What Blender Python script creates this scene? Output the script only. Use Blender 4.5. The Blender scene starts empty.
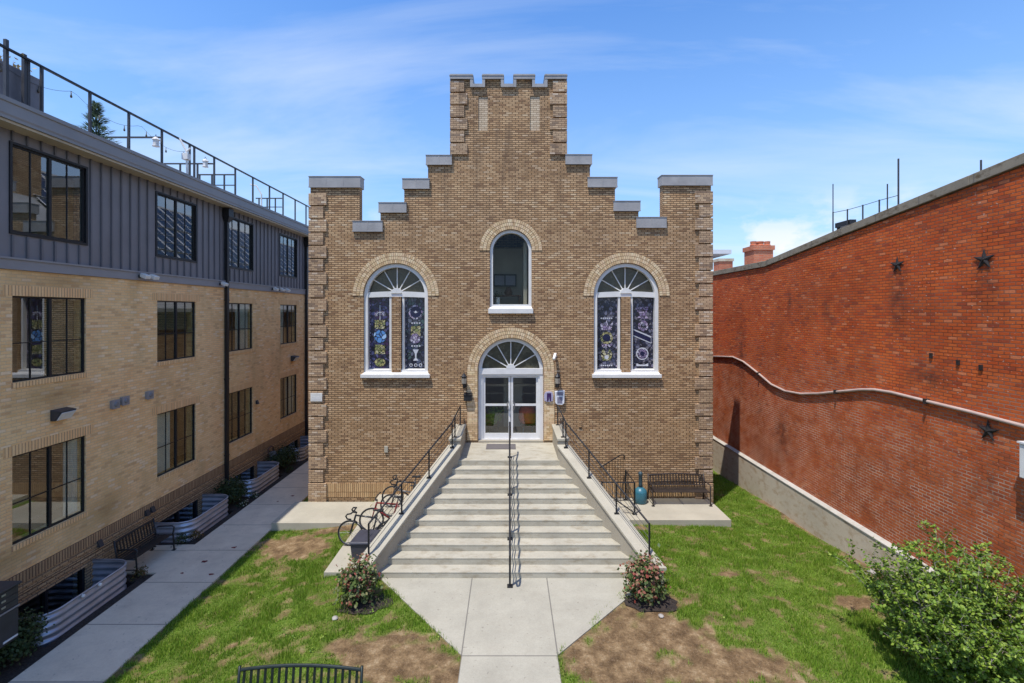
import bpy, bmesh, math, random
import numpy as np
from mathutils import Vector, Matrix, noise as mnoise

random.seed(7)
rng = np.random.default_rng(11)
scene = bpy.context.scene
C = scene.collection
PI = math.pi

# ------------------------------------------------------------------ basics
class MB:
    """collects geometry, then builds ONE mesh object"""
    def __init__(s):
        s.v = []; s.f = []; s.m = []
    def add(s, verts, faces, mat=0):
        n = len(s.v)
        s.v.extend([tuple(p) for p in verts])
        for f in faces:
            s.f.append(tuple(i + n for i in f)); s.m.append(mat)
    def box(s, x0, x1, y0, y1, z0, z1, mat=0):
        x0, x1 = min(x0, x1), max(x0, x1); y0, y1 = min(y0, y1), max(y0, y1); z0, z1 = min(z0, z1), max(z0, z1)
        s.add([(x0,y0,z0),(x1,y0,z0),(x1,y1,z0),(x0,y1,z0),(x0,y0,z1),(x1,y0,z1),(x1,y1,z1),(x0,y1,z1)],
              [(0,3,2,1),(4,5,6,7),(0,1,5,4),(1,2,6,5),(2,3,7,6),(3,0,4,7)], mat)
    def hexa(s, p, mat=0):
        """8 points: bottom loop 0-3, top loop 4-7"""
        s.add(p, [(0,3,2,1),(4,5,6,7),(0,1,5,4),(1,2,6,5),(2,3,7,6),(3,0,4,7)], mat)
    def bar(s, a, b, w, h, mat=0, up=(0,0,1)):
        a = Vector(a); b = Vector(b); d = (b - a).normalized()
        u = Vector(up)
        if abs(d.dot(u)) > .98: u = Vector((0,1,0))
        r = d.cross(u).normalized() * w / 2; q = r.cross(d).normalized() * h / 2
        s.hexa([a - r - q, a + r - q, a + r + q, a - r + q, b - r - q, b + r - q, b + r + q, b - r + q], mat)
    def tube(s, pts, r, n=8, mat=0, r2=None, closed=False):
        pts = [Vector(p) for p in pts]; N = len(pts); rings = []
        prev = None
        for i, p in enumerate(pts):
            if closed: d = (pts[(i+1) % N] - pts[i-1]).normalized()
            else: d = (pts[min(i+1, N-1)] - pts[max(i-1, 0)]).normalized()
            if prev is None:
                u = Vector((0,0,1)) if abs(d.z) < .9 else Vector((1,0,0))
                u = (u - d * u.dot(d)).normalized()
            else:
                u = (prev - d * prev.dot(d)).normalized()
            prev = u; w = d.cross(u)
            rr = r if r2 is None else r + (r2 - r) * i / (N - 1)
            rings.append([p + (u * math.cos(2*PI*k/n) + w * math.sin(2*PI*k/n)) * rr for k in range(n)])
        v = [q for ring in rings for q in ring]; f = []
        for i in range(N if closed else N - 1):
            j = (i + 1) % N
            for k in range(n):
                f.append((i*n+k, i*n+(k+1) % n, j*n+(k+1) % n, j*n+k))
        if not closed:
            f.append(tuple(range(n-1, -1, -1))); f.append(tuple((N-1)*n + k for k in range(n)))
        s.add(v, f, mat)
    def lathe(s, c, prof, n=20, mat=0, axis='z'):
        c = Vector(c); v = []; f = []
        for r, h in prof:
            for k in range(n):
                a = 2*PI*k/n; x, y = r*math.cos(a), r*math.sin(a)
                if axis == 'z': v.append(c + Vector((x, y, h)))
                elif axis == 'y': v.append(c + Vector((x, h, y)))
                else: v.append(c + Vector((h, x, y)))
        for i in range(len(prof) - 1):
            for k in range(n):
                f.append((i*n+k, i*n+(k+1) % n, (i+1)*n+(k+1) % n, (i+1)*n+k))
        f.append(tuple(range(n-1, -1, -1))); f.append(tuple((len(prof)-1)*n + k for k in range(n)))
        s.add(v, f, mat)
    def plate(s, loops, a, b, axis='y', mat=0):
        """2D outline (first loop) with holes (others), extruded from a to b along the axis"""
        cu = bpy.data.curves.new('outline', 'CURVE'); cu.dimensions = '2D'; cu.fill_mode = 'BOTH'
        cu.extrude = abs(b - a) / 2
        for lp in loops:
            sp = cu.splines.new('POLY'); sp.points.add(len(lp) - 1); sp.use_cyclic_u = True
            for i, (x, y) in enumerate(lp): sp.points[i].co = (x, y, 0, 1)
        o = bpy.data.objects.new('outline', cu)
        me = bpy.data.meshes.new_from_object(o)
        mid = (a + b) / 2
        bm = bmesh.new(); bm.from_mesh(me); bmesh.ops.remove_doubles(bm, verts=bm.verts, dist=1e-5)
        bm.verts.index_update()
        vs = []
        for q in bm.verts:
            x, y, z = q.co
            vs.append((x, mid + z, y) if axis == 'y' else ((mid + z, x, y) if axis == 'x' else (x, y, mid + z)))
        s.add(vs, [tuple(q.index for q in fc.verts) for fc in bm.faces], mat)
        bm.free(); bpy.data.meshes.remove(me); bpy.data.objects.remove(o); bpy.data.curves.remove(cu)
    def xform(s, M):
        s.v = [tuple(M @ Vector(p)) for p in s.v]; return s
    def build(s, name, mats, parent=None, smooth=False, bevel=0, recalc=True):
        me = bpy.data.meshes.new(name)
        me.from_pydata(s.v, [], s.f)
        if not isinstance(mats, (list, tuple)): mats = [mats]
        for m in mats: me.materials.append(m)
        me.polygons.foreach_set('material_index', s.m)
        if recalc:
            bm = bmesh.new(); bm.from_mesh(me); bmesh.ops.recalc_face_normals(bm, faces=bm.faces); bm.to_mesh(me); bm.free()
        if smooth: me.polygons.foreach_set('use_smooth', [True] * len(me.polygons))
        me.update()
        o = bpy.data.objects.new(name, me); C.objects.link(o)
        if parent:
            o.parent = parent
            o.matrix_parent_inverse = parent.matrix_basis.inverted() if parent.matrix_basis != Matrix() else Matrix()
        if bevel:
            b = o.modifiers.new('edge', 'BEVEL'); b.width = bevel; b.segments = 2; b.limit_method = 'ANGLE'
        return o

def tag(o, label, cat, group=None):
    o['label'] = label; o['category'] = cat
    if group: o['group'] = group
    return o
def struct(o):
    o['kind'] = 'structure'; return o
def empty(name, label, cat, group=None, loc=(0,0,0), rz=0):
    o = bpy.data.objects.new(name, None); C.objects.link(o); o.empty_display_size = .3
    o.location = loc; o.rotation_euler = (0, 0, rz)
    o.matrix_basis = Matrix.Translation(loc) @ Matrix.Rotation(rz, 4, 'Z')
    return tag(o, label, cat, group)
def local(o):                       # parts written in the thing's own coordinates
    o.matrix_parent_inverse = Matrix(); return o
def copy_tree(o, parent=None):
    c = o.copy(); C.objects.link(c)
    if parent: c.parent = parent
    for ch in list(o.children): copy_tree(ch, c)
    return c
def arc(cx, cz, r, a0, a1, n):
    return [(cx + r*math.cos(a0 + (a1-a0)*k/n), cz + r*math.sin(a0 + (a1-a0)*k/n)) for k in range(n+1)]

# ------------------------------------------------------------------ materials
def mat(name):
    m = bpy.data.materials.new(name); m.use_nodes = True
    nt = m.node_tree
    return m, nt, nt.nodes, nt.links, nt.nodes['Principled BSDF']
def ramp(nt, fac, stops):
    r = nt.nodes.new('ShaderNodeValToRGB'); e = r.color_ramp.elements
    while len(e) < len(stops): e.new(.5)
    for i, (p, c) in enumerate(stops):
        e[i].position = p; e[i].color = (*c, 1) if len(c) == 3 else c
    nt.links.new(fac, r.inputs[0]); return r.outputs[0]
def noise_tex(nt, vec, scale, detail=4, rough=.55):
    n = nt.nodes.new('ShaderNodeTexNoise'); n.inputs['Scale'].default_value = scale
    n.inputs['Detail'].default_value = detail; n.inputs['Roughness'].default_value = rough
    if vec is not None: nt.links.new(vec, n.inputs['Vector'])
    return n.outputs['Fac']
def mixc(nt, fac, a, b, mode='MIX'):
    n = nt.nodes.new('ShaderNodeMix'); n.data_type = 'RGBA'; n.blend_type = mode
    for sock, val in ((n.inputs[0], fac), (n.inputs[6], a), (n.inputs[7], b)):
        if isinstance(val, (int, float)): sock.default_value = val
        elif isinstance(val, tuple): sock.default_value = (*val, 1) if len(val) == 3 else val
        else: nt.links.new(val, sock)
    return n.outputs[2]
def mth(nt, op, a, b=None, clamp=False):
    n = nt.nodes.new('ShaderNodeMath'); n.operation = op; n.use_clamp = clamp
    for i, val in enumerate((a, b)):
        if val is None: continue
        if isinstance(val, (int, float)): n.inputs[i].default_value = val
        else: nt.links.new(val, n.inputs[i])
    return n.outputs[0]
def mapr(nt, v, a, b, c=0, d=1):
    n = nt.nodes.new('ShaderNodeMapRange'); n.inputs[1].default_value = a; n.inputs[2].default_value = b
    n.inputs[3].default_value = c; n.inputs[4].default_value = d; nt.links.new(v, n.inputs[0]); return n.outputs[0]
def bump(nt, bsdf, h, strength=.3, dist=.01):
    b = nt.nodes.new('ShaderNodeBump'); b.inputs['Strength'].default_value = strength; b.inputs['Distance'].default_value = dist
    nt.links.new(h, b.inputs['Height']); nt.links.new(b.outputs[0], bsdf.inputs['Normal'])
def position(nt):
    return nt.nodes.new('ShaderNodeNewGeometry').outputs['Position']
def scaled(nt, vec, s):
    n = nt.nodes.new('ShaderNodeVectorMath'); n.operation = 'MULTIPLY'; n.inputs[1].default_value = s
    nt.links.new(vec, n.inputs[0]); return n.outputs[0]

def plain(name, col, rough=.6, metal=0, var=.12, scale=6, spec=.5, bmp=0):
    m, nt, N, L, B = mat(name)
    tc = N.new('ShaderNodeTexCoord').outputs['Object']
    f = noise_tex(nt, tc, scale, 5)
    lo = tuple(max(0, c*(1-var)) for c in col); hi = tuple(min(1, c*(1+var)) for c in col)
    L.new(ramp(nt, f, [(.3, lo), (.7, hi)]), B.inputs['Base Color'])
    L.new(mapr(nt, f, .3, .7, max(.02, rough-.06), min(1, rough+.06)), B.inputs['Roughness'])
    B.inputs['Metallic'].default_value = metal; B.inputs['Specular IOR Level'].default_value = spec
    if bmp: bump(nt, B, noise_tex(nt, tc, scale*8, 4), bmp, .01)
    return m

def wall_uv(nt):
    """metres along the wall and up it, from the surface's own facing"""
    N, L = nt.nodes, nt.links
    g = N.new('ShaderNodeNewGeometry')
    p = N.new('ShaderNodeSeparateXYZ'); L.new(g.outputs['Position'], p.inputs[0])
    n = N.new('ShaderNodeSeparateXYZ'); L.new(g.outputs['True Normal'], n.inputs[0])
    side = mth(nt, 'GREATER_THAN', mth(nt, 'ABSOLUTE', n.outputs[0]), .6)
    flat = mth(nt, 'GREATER_THAN', mth(nt, 'ABSOLUTE', n.outputs[2]), .6)
    def lerp(f, a, b): return mth(nt, 'ADD', mth(nt, 'MULTIPLY', f, b), mth(nt, 'MULTIPLY', mth(nt, 'SUBTRACT', 1.0, f), a))
    u = lerp(side, p.outputs[0], p.outputs[1]); v = lerp(flat, p.outputs[2], p.outputs[1])
    c = N.new('ShaderNodeCombineXYZ'); L.new(u, c.inputs[0]); L.new(v, c.inputs[1])
    return c.outputs[0], u, v, p

def brick_mat(name, c1, c2, mortar, w=.205, h=.0677, ms=.0085, bias=0, soldier=False, blotch=.25, grime=None, extra=None, tones=None, rough=.85, bmp=.5):
    m, nt, N, L, B = mat(name)
    uv, u, v, p = wall_uv(nt)
    if soldier:
        w = 40
        c = N.new('ShaderNodeCombineXYZ'); L.new(v, c.inputs[0]); L.new(u, c.inputs[1]); uv = c.outputs[0]
    def bt(a, b, mo, msz, seedoff):
        t = N.new('ShaderNodeTexBrick'); t.inputs['Scale'].default_value = 1
        if soldier: t.offset = 0
        t.inputs['Brick Width'].default_value = w; t.inputs['Row Height'].default_value = h
        t.inputs['Mortar Size'].default_value = msz; t.inputs['Mortar Smooth'].default_value = .3; t.inputs['Bias'].default_value = bias
        t.inputs['Color1'].default_value = (*a, 1); t.inputs['Color2'].default_value = (*b, 1); t.inputs['Mortar'].default_value = (*mo, 1)
        mp = N.new('ShaderNodeVectorMath'); mp.operation = 'ADD'; mp.inputs[1].default_value = (w*2*seedoff, h*2*seedoff, 0)
        L.new(uv, mp.inputs[0]); L.new(mp.outputs[0], t.inputs['Vector']); return t
    t = bt(c1, c2, mortar, ms, 0)
    col = t.outputs['Color']
    if tones:                        # a few odd bricks, burnt or pale
        k = bt((0,0,0), (1,1,1), (.5,.5,.5), 0, 37)
        fac = N.new('ShaderNodeSeparateColor'); L.new(k.outputs['Color'], fac.inputs[0])
        inb = mth(nt, 'SUBTRACT', 1.0, t.outputs['Fac'])
        dk = mth(nt, 'MULTIPLY', mth(nt, 'GREATER_THAN', fac.outputs[0], tones[0]), inb)
        col = mixc(nt, mth(nt, 'MULTIPLY', dk, .75), col, tones[1])
        lt = mth(nt, 'MULTIPLY', mth(nt, 'LESS_THAN', fac.outputs[0], tones[2]), inb)
        col = mixc(nt, mth(nt, 'MULTIPLY', lt, .7), col, tones[3])
    big = noise_tex(nt, p.inputs[0].links[0].from_socket, .55, 6, .62)
    col = mixc(nt, blotch, col, ramp(nt, big, [(.3, (.25,.25,.25)), (.7, (.85,.82,.78))]), 'OVERLAY')
    fine = noise_tex(nt, scaled(nt, uv, (24, 55, 1)), 1, 4)
    col = mixc(nt, .35, col, ramp(nt, fine, [(.25, (.3,.3,.3)), (.75, (.75,.75,.75))]), 'OVERLAY')
    if grime: col = grime(nt, col, u, v, t.outputs['Fac'])
    L.new(col, B.inputs['Base Color']); B.inputs['Roughness'].default_value = rough; B.inputs['Specular IOR Level'].default_value = .25
    hgt = mth(nt, 'ADD', mth(nt, 'SUBTRACT', 1.0, t.outputs['Fac']), mth(nt, 'MULTIPLY', fine, .35))
    bump(nt, B, hgt, bmp, .008)
    return m

def spots(nt, u, v, lst):
    """soft stains at (u0,v0) with half sizes"""
    tot = None
    for u0, v0, ru, rv in lst:
        du = mth(nt, 'DIVIDE', mth(nt, 'SUBTRACT', u, u0), ru); dv = mth(nt, 'DIVIDE', mth(nt, 'SUBTRACT', v, v0), rv)
        d = mth(nt, 'SQRT', mth(nt, 'ADD', mth(nt, 'MULTIPLY', du, du), mth(nt, 'MULTIPLY', dv, dv)))
        k = mth(nt, 'SUBTRACT', 1.0, d, True)
        tot = k if tot is None else mth(nt, 'MAXIMUM', tot, k)
    return tot

def church_grime(nt, col, u, v, mo):
    g = noise_tex(nt, None, .9, 6, .7)
    nt.links.new(position(nt), nt.nodes[-2].inputs['Vector']) if False else None
    st = mapr(nt, noise_tex(nt, scaled(nt, position(nt), (2.4, 2.4, .3)), 1.3, 6, .68), .50, .72)
    top = mapr(nt, v, 7.0, 11.5, .30, .75)              # run-off is heaviest high on the wall and tower
    col = mixc(nt, mth(nt, 'MULTIPLY', st, top), col, (.135,.085,.052))
    base = mth(nt, 'MULTIPLY', mapr(nt, v, .9, -.3), mapr(nt, noise_tex(nt, position(nt), 1.7, 5, .7), .4, .65))
    return mixc(nt, mth(nt, 'MULTIPLY', base, .45), col, (.20,.13,.06))
def red_grime(nt, col, u, v, mo):
    pos = position(nt)
    low = mapr(nt, mth(nt, 'ADD', v, mth(nt, 'MULTIPLY', noise_tex(nt, pos, .5, 4), 3.0)), 4.2, 6.6)   # old paint wash remains on the upper part
    ilow = mth(nt, 'SUBTRACT', 1.0, low)
    col = mixc(nt, mth(nt, 'MULTIPLY', ilow, .35), col, (.33,.125,.055))
    ml = mth(nt, 'MULTIPLY', mth(nt, 'MULTIPLY', mo, mapr(nt, ilow, 0, 1, .15, 1)), mapr(nt, noise_tex(nt, pos, 1.7, 6, .7), .40, .60))
    col = mixc(nt, mth(nt, 'MULTIPLY', ml, .85), col, (.60,.45,.34))
    blot = mapr(nt, noise_tex(nt, scaled(nt, pos, (1, 1.6, 4.5)), 1.3, 8, .72), .52, .68)
    col = mixc(nt, mth(nt, 'MULTIPLY', blot, .3), col, (.16,.04,.022))
    s = spots(nt, u, v, [(10.95, 6.35, .35, .95), (8.95, 6.55, .3, .75), (8.9, 2.75, .55, .5), (13.35, 5.9, .35, .9), (18.3, 4.4, .5, 1.8), (15.2,6.3,.2,.6), (10.2,4.6,.9,.35), (15.6,2.0,.6,1.0)])
    col = mixc(nt, mth(nt, 'MULTIPLY', mth(nt, 'MULTIPLY', s, mapr(nt, noise_tex(nt, pos, 5, 4), .3, .6)), .7), col, (.04,.02,.016))
    wh = mth(nt, 'MULTIPLY', mapr(nt, noise_tex(nt, scaled(nt, pos, (1, 12, 28)), 1.0, 2, .5), .67, .72), mapr(nt, noise_tex(nt, pos, .8, 3), .42, .56))
    return mixc(nt, mth(nt, 'MULTIPLY', wh, .75), col, (.58,.44,.34))
def tan_grime(nt, col, u, v, mo):
    pos = position(nt)
    st = mapr(nt, noise_tex(nt, scaled(nt, pos, (1, 1.2, .5)), .8, 5, .6), .5, .72)
    col = mixc(nt, mth(nt, 'MULTIPLY', st, .35), col, (.34,.215,.10))
    s = spots(nt, u, v, [(12.0, 1.05, .8, .5), (10.7, 4.15, 1.2, .4), (10.9, 6.7, 1.4, .3), (9.6, 1.0, 1.2, .4)])
    return mixc(nt, mth(nt, 'MULTIPLY', s, .6), col, (.33,.2,.075))

M = {}
M['church'] = brick_mat('church brick', (.385,.230,.114), (.585,.382,.210), (.135,.085,.047), w=.215, ms=.0145, tones=(.92, (.22,.12,.065), .07, (.64,.46,.29)), grime=church_grime, blotch=.3)
M['church_sold'] = brick_mat('church soldier brick', (.40,.245,.12), (.54,.36,.185), (.13,.075,.035), soldier=True, ms=.009, blotch=.2)
M['quoin'] = brick_mat('quoin brick', (.38,.25,.15), (.55,.39,.24), (.17,.11,.07), ms=.0085, tones=(.85, (.2,.14,.1), .1, (.62,.5,.38)), grime=church_grime, blotch=.4)
M['pale_quoin'] = brick_mat('pale panel brick', (.50,.38,.25), (.64,.51,.36), (.26,.19,.12), blotch=.3)
M['tan'] = brick_mat('tan brick', (.84,.50,.225), (.93,.61,.305), (.72,.49,.28), ms=.008, tones=(.92, (.66,.38,.19), .08, (.90,.68,.45)), grime=tan_grime, blotch=.16)
M['tan_sold'] = brick_mat('tan soldier brick', (.80,.47,.215), (.90,.58,.29), (.46,.28,.16), soldier=True, ms=.011, blotch=.2)
M['tan_dark'] = brick_mat('foundation brick', (.40,.25,.13), (.55,.36,.2), (.16,.11,.07), ms=.012, blotch=.3)
M['tan_dark_sold'] = brick_mat('foundation soldier brick', (.34,.21,.115), (.46,.3,.165), (.12,.075,.045), soldier=True, ms=.012, blotch=.3)
M['red'] = brick_mat('red brick', (.43,.067,.013), (.53,.112,.023), (.17,.045,.018), w=.2, h=.068, ms=.0095, tones=(.93, (.26,.05,.022), .05, (.58,.19,.08)), grime=red_grime, blotch=.4, bmp=.9)
M['chimney'] = brick_mat('chimney brick', (.45,.12,.06), (.52,.18,.09), (.35,.22,.16), blotch=.4)

def conc(name, col, stain, joint=None, amt=.5, sc=1.0):
    m, nt, N, L, B = mat(name)
    pos = position(nt)
    f = noise_tex(nt, pos, 1.1*sc, 7, .65); g = noise_tex(nt, pos, 45, 3, .6)
    c = ramp(nt, f, [(.3, tuple(q*.86 for q in col)), (.7, tuple(min(1, q*1.1) for q in col))])
    c = mixc(nt, .25, c, ramp(nt, g, [(.3, (.35,.35,.35)), (.7, (.65,.65,.65))]), 'OVERLAY')
    st = mapr(nt, noise_tex(nt, scaled(nt, pos, (1, 1.6, 3)), 2.3*sc, 6, .7), .50, .72)
    c = mixc(nt, mth(nt, 'MULTIPLY', st, amt), c, stain)
    if joint:
        sp = N.new('ShaderNodeSeparateXYZ'); L.new(pos, sp.inputs[0])
        c = mixc(nt, mth(nt, 'MULTIPLY', mapr(nt, noise_tex(nt, pos, 13, 2, .4), .70, .73), .35), c, (.12,.10,.08))
        for ax, off, step in joint:
            w_ = mth(nt, 'PINGPONG', mth(nt, 'SUBTRACT', sp.outputs[ax], off), step/2) if step else mth(nt, 'ABSOLUTE', mth(nt, 'SUBTRACT', sp.outputs[ax], off))
            c = mixc(nt, mth(nt, 'MULTIPLY', mth(nt, 'LESS_THAN', w_, .012), .75), c, (.12,.11,.095))
    L.new(c, B.inputs['Base Color']); B.inputs['Roughness'].default_value = .85; B.inputs['Specular IOR Level'].default_value = .3
    bump(nt, B, mth(nt, 'ADD', f, mth(nt, 'MULTIPLY', g, .3)), .25, .01)
    return m
M['walk'] = conc('walk concrete', (.385,.358,.285), (.33,.295,.23), joint=[(0, -.83, 0), (0, .85, 0), (1, 8.36, 0)], amt=.35)
M['pad'] = conc('pad concrete', (.42,.385,.30), (.40,.35,.28), amt=.4)
M['side'] = conc('sidewalk concrete', (.68,.575,.43), (.42,.34,.27), joint=[(1, 11.5, 1.55)], amt=.4)
M['step'] = conc('step concrete', (.43,.395,.31), (.25,.20,.13), amt=.75, sc=1.3)
M['cheek'] = conc('cheek concrete', (.37,.33,.255), (.30,.27,.23), amt=.5)
M['stone'] = conc('stone base', (.54,.46,.345), (.36,.235,.13), amt=.95, sc=.7)
M['stone_lt'] = conc('stone ledge', (.47,.44,.38), (.30,.26,.2), amt=.7)
M['coping_w'] = conc('weathered coping', (.25,.215,.16), (.09,.06,.03), joint=[(1, 3.0, 1.22)], amt=1.0, sc=1.3)
M['asphalt'] = conc('street asphalt', (.055,.055,.058), (.04,.04,.04), amt=.4)
M['coping'] = plain('grey metal coping', (.33,.315,.30), .5, .0, .15, 2.5)
M['white'] = plain('white paint', (.72,.70,.655), .5, 0, .09, 3)
M['alu'] = plain('white aluminium', (.70,.685,.66), .4, .0, .06, 4)
M['black'] = plain('black metal', (.022,.022,.024), .45, .3, .25, 14)
M['charcoal'] = plain('charcoal metal', (.05,.05,.055), .5, .2, .2, 6)
M['brown_metal'] = plain('dark brown metal', (.035,.026,.022), .5, .1, .25, 9)
M['green_metal'] = plain('dark green metal', (.016,.024,.02), .4, .3, .2, 9)
M['siding'] = plain('grey siding', (.20,.19,.20), .55, 0, .09, 1.6)
M['batten'] = plain('siding batten', (.14,.132,.14), .55, 0, .08, 1.6)
M['band'] = plain('grey band', (.27,.258,.262), .55, 0, .1, 1.2)
M['fascia'] = plain('grey fascia', (.245,.24,.245), .5, 0, .1, 1.2)
M['soffit'] = plain('cream soffit', (.50,.42,.30), .7, 0, .12, 2)
M['roofing'] = plain('roof membrane', (.30,.30,.30), .9, 0, .2, 1)
M['galv'] = plain('galvanised steel', (.42,.44,.50), .38, .55, .15, 3)
M['teal'] = plain('teal plastic', (.035,.15,.20), .4, 0, .12, 5)
M['teal_dk'] = plain('dark teal plastic', (.03,.06,.075), .5, 0, .12, 5)
M['solar'] = plain('solar cells', (.012,.014,.04), .15, .1, .2, 2)
M['rubber'] = plain('rubber', (.02,.02,.02), .8, 0, .2, 20)
M['steel'] = plain('steel', (.22,.22,.22), .45, .7, .1, 10)
M['redpaint'] = plain('red bike paint', (.20,.022,.02), .3, 0, .1, 9)
M['bikeblack'] = plain('black bike paint', (.03,.03,.032), .3, 0, .1, 9)
M['bikegrey'] = plain('grey bike paint', (.16,.15,.14), .35, .2, .1, 9)
M['leather'] = plain('brown saddle', (.09,.04,.025), .6, 0, .2, 20)
M['bin'] = plain('dark grey bin', (.045,.045,.06), .55, 0, .15, 5)
M['pipe'] = plain('pale conduit', (.47,.345,.285), .5, 0, .15, 3)
M['matgrey'] = plain('grey mat', (.13,.115,.11), .95, 0, .2, 25)
M['planter'] = plain('grey planter', (.17,.17,.19), .7, 0, .2, 2)
M['iron'] = plain('rusty iron', (.03,.024,.022), .7, .3, .4, 12)
M['amber'] = plain('lamp glass', (.30,.27,.22), .2, 0, .1, 8)
M['purple'] = plain('purple enamel', (.045,.012,.09), .4, 0, .1, 8)
M['lilac'] = plain('pale lilac enamel', (.42,.39,.50), .4, 0, .15, 20)
M['orange'] = plain('orange fabric', (.62,.10,.025), .8, 0, .15, 9)
M['paper'] = plain('white notice', (.74,.74,.76), .5, 0, .08, 12)
M['ink'] = plain('grey ink', (.22,.21,.27), .6, 0, .2, 12)
M['room'] = plain('room plaster', (.62,.55,.45), .9, 0, .1, 2)
M['roomfloor'] = plain('room floor', (.28,.20,.14), .6, 0, .2, 2)
M['curtain'] = plain('white curtain', (.75,.75,.77), .8, 0, .06, 8)
M['blind'] = plain('woven blind', (.20,.19,.13), .8, 0, .2, 8)
M['rock'] = plain('pale stone', (.36,.33,.29), .9, 0, .25, 9, bmp=.5)
M['brass'] = plain('mud lock plate', (.45,.44,.42), .35, .6, .1, 8)
M['redstain'] = plain('red stain', (.16,.03,.03), .9, 0, .3, 15)
M['canopy'] = plain('pale roof edge', (.62,.62,.62), .6, 0, .08, 2)
M['bulb'] = plain('bulb glass', (.10,.085,.06), .15, 0, .2, 9)

def glass(name, tint, refl, rough=.01, ior=1.5):
    m, nt, N, L, B = mat(name)
    N.remove(B)
    tr = N.new('ShaderNodeBsdfTransparent'); tr.inputs[0].default_value = (*tint, 1)
    gl = N.new('ShaderNodeBsdfGlossy'); gl.inputs['Roughness'].default_value = rough; gl.inputs['Color'].default_value = (.95,.97,1,1)
    fr = N.new('ShaderNodeFresnel'); fr.inputs[0].default_value = ior
    pos = position(nt)
    b = N.new('ShaderNodeBump'); b.inputs['Strength'].default_value = .015; b.inputs['Distance'].default_value = .02
    L.new(noise_tex(nt, pos, 1.3, 2), b.inputs['Height']); L.new(b.outputs[0], gl.inputs['Normal'])
    mx = N.new('ShaderNodeMixShader')
    front = mth(nt, 'SUBTRACT', 1.0, N.new('ShaderNodeNewGeometry').outputs['Backfacing'])
    L.new(mth(nt, 'MULTIPLY', mth(nt, 'ADD', fr.outputs[0], refl, True), front), mx.inputs[0]); L.new(tr.outputs[0], mx.inputs[1]); L.new(gl.outputs[0], mx.inputs[2])
    L.new(mx.outputs[0], N['Material Output'].inputs[0]); return m
M['glass'] = glass('window glass', (.80,.86,.82), .16)
M['doorglass'] = glass('door glass', (.85,.87,.85), .07)
M['upglass'] = glass('upper glass', (.8,.82,.8), .0, .01, 1.3)
M['fanglass'] = plain('textured fanlight glass', (.062,.056,.032), .25, 0, .35, 5)

def stained(name, pal, scale):
    m, nt, N, L, B = mat(name)
    pos = scaled(nt, position(nt), (1, 0, 1))
    v = N.new('ShaderNodeTexVoronoi'); v.inputs['Scale'].default_value = scale; L.new(pos, v.inputs['Vector'])
    e = N.new('ShaderNodeTexVoronoi'); e.feature = 'DISTANCE_TO_EDGE'; e.inputs['Scale'].default_value = scale; L.new(pos, e.inputs['Vector'])
    s = N.new('ShaderNodeSeparateColor'); L.new(v.outputs['Color'], s.inputs[0])
    r = N.new('ShaderNodeValToRGB'); r.color_ramp.interpolation = 'CONSTANT'; el = r.color_ramp.elements
    while len(el) < len(pal): el.new(.5)
    for i, c in enumerate(pal): el[i].position = i/len(pal); el[i].color = (*c, 1)
    L.new(s.outputs[0], r.inputs[0])
    c = mixc(nt, mth(nt, 'LESS_THAN', e.outputs[0], .07), r.outputs[0], (.015,.015,.02))
    L.new(c, B.inputs['Base Color']); B.inputs['Roughness'].default_value = .22
    return m
M['sg_violet'] = stained('violet stained glass', [(.03,.03,.085),(.06,.055,.15),(.015,.015,.03),(.15,.14,.26),(.05,.025,.07),(.10,.10,.22),(.03,.035,.07)], 9)
M['sg_slate'] = stained('slate stained glass', [(.03,.04,.08),(.075,.09,.14),(.02,.02,.035),(.12,.13,.17),(.05,.055,.085),(.06,.10,.10),(.03,.035,.05)], 9)
M['sg_dark'] = stained('dark stained glass', [(.02,.025,.05),(.06,.065,.11),(.015,.015,.025),(.15,.15,.21),(.035,.035,.06),(.16,.15,.18)], 10)
M['sg_warm'] = stained('warm stained glass', [(.34,.31,.12),(.42,.38,.17),(.22,.24,.09),(.5,.46,.28)], 11)
M['sg_blue'] = stained('blue stained glass', [(.10,.26,.55),(.16,.38,.7),(.08,.2,.45),(.34,.52,.75)], 7)
M['sg_pink'] = stained('pink stained glass', [(.42,.34,.46),(.27,.2,.33),(.5,.46,.55),(.2,.16,.26)], 11)
M['sg_navy'] = plain('navy glass', (.012,.014,.05), .25, 0, .1, 8)
M['sg_white'] = plain('milky glass', (.55,.55,.58), .3, 0, .15, 30)
M['lead'] = plain('lead came', (.03,.03,.035), .5, .3, .1, 8)

def leafy(name, cols, rough=.55, trans=.25, patchy=None):
    m, nt, N, L, B = mat(name)
    g = N.new('ShaderNodeNewGeometry')
    n = len(cols)
    c = ramp(nt, g.outputs['Random Per Island'], [(i/(n-1) if n > 1 else 0, q) for i, q in enumerate(cols)])
    if patchy:
        c = mixc(nt, mapr(nt, noise_tex(nt, position(nt), 1.5, 5, .65), .46, .70, 0, .55), c, patchy[0])
        c = mixc(nt, mapr(nt, noise_tex(nt, scaled(nt, position(nt), (1,1.01,1)), 3.3, 4, .65), .52, .68, 0, .5), c, patchy[1])
    L.new(c, B.inputs['Base Color']); B.inputs['Roughness'].default_value = rough; B.inputs['Specular IOR Level'].default_value = .35
    t = N.new('ShaderNodeBsdfTranslucent'); L.new(c, t.inputs[0])
    mx = N.new('ShaderNodeMixShader'); mx.inputs[0].default_value = trans
    L.new(B.outputs[0], mx.inputs[1]); L.new(t.outputs[0], mx.inputs[2]); L.new(mx.outputs[0], N['Material Output'].inputs[0])
    return m
M['leaf'] = leafy('fresh leaf', [(.05,.10,.013),(.11,.195,.02),(.19,.30,.032),(.32,.41,.06)])
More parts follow.
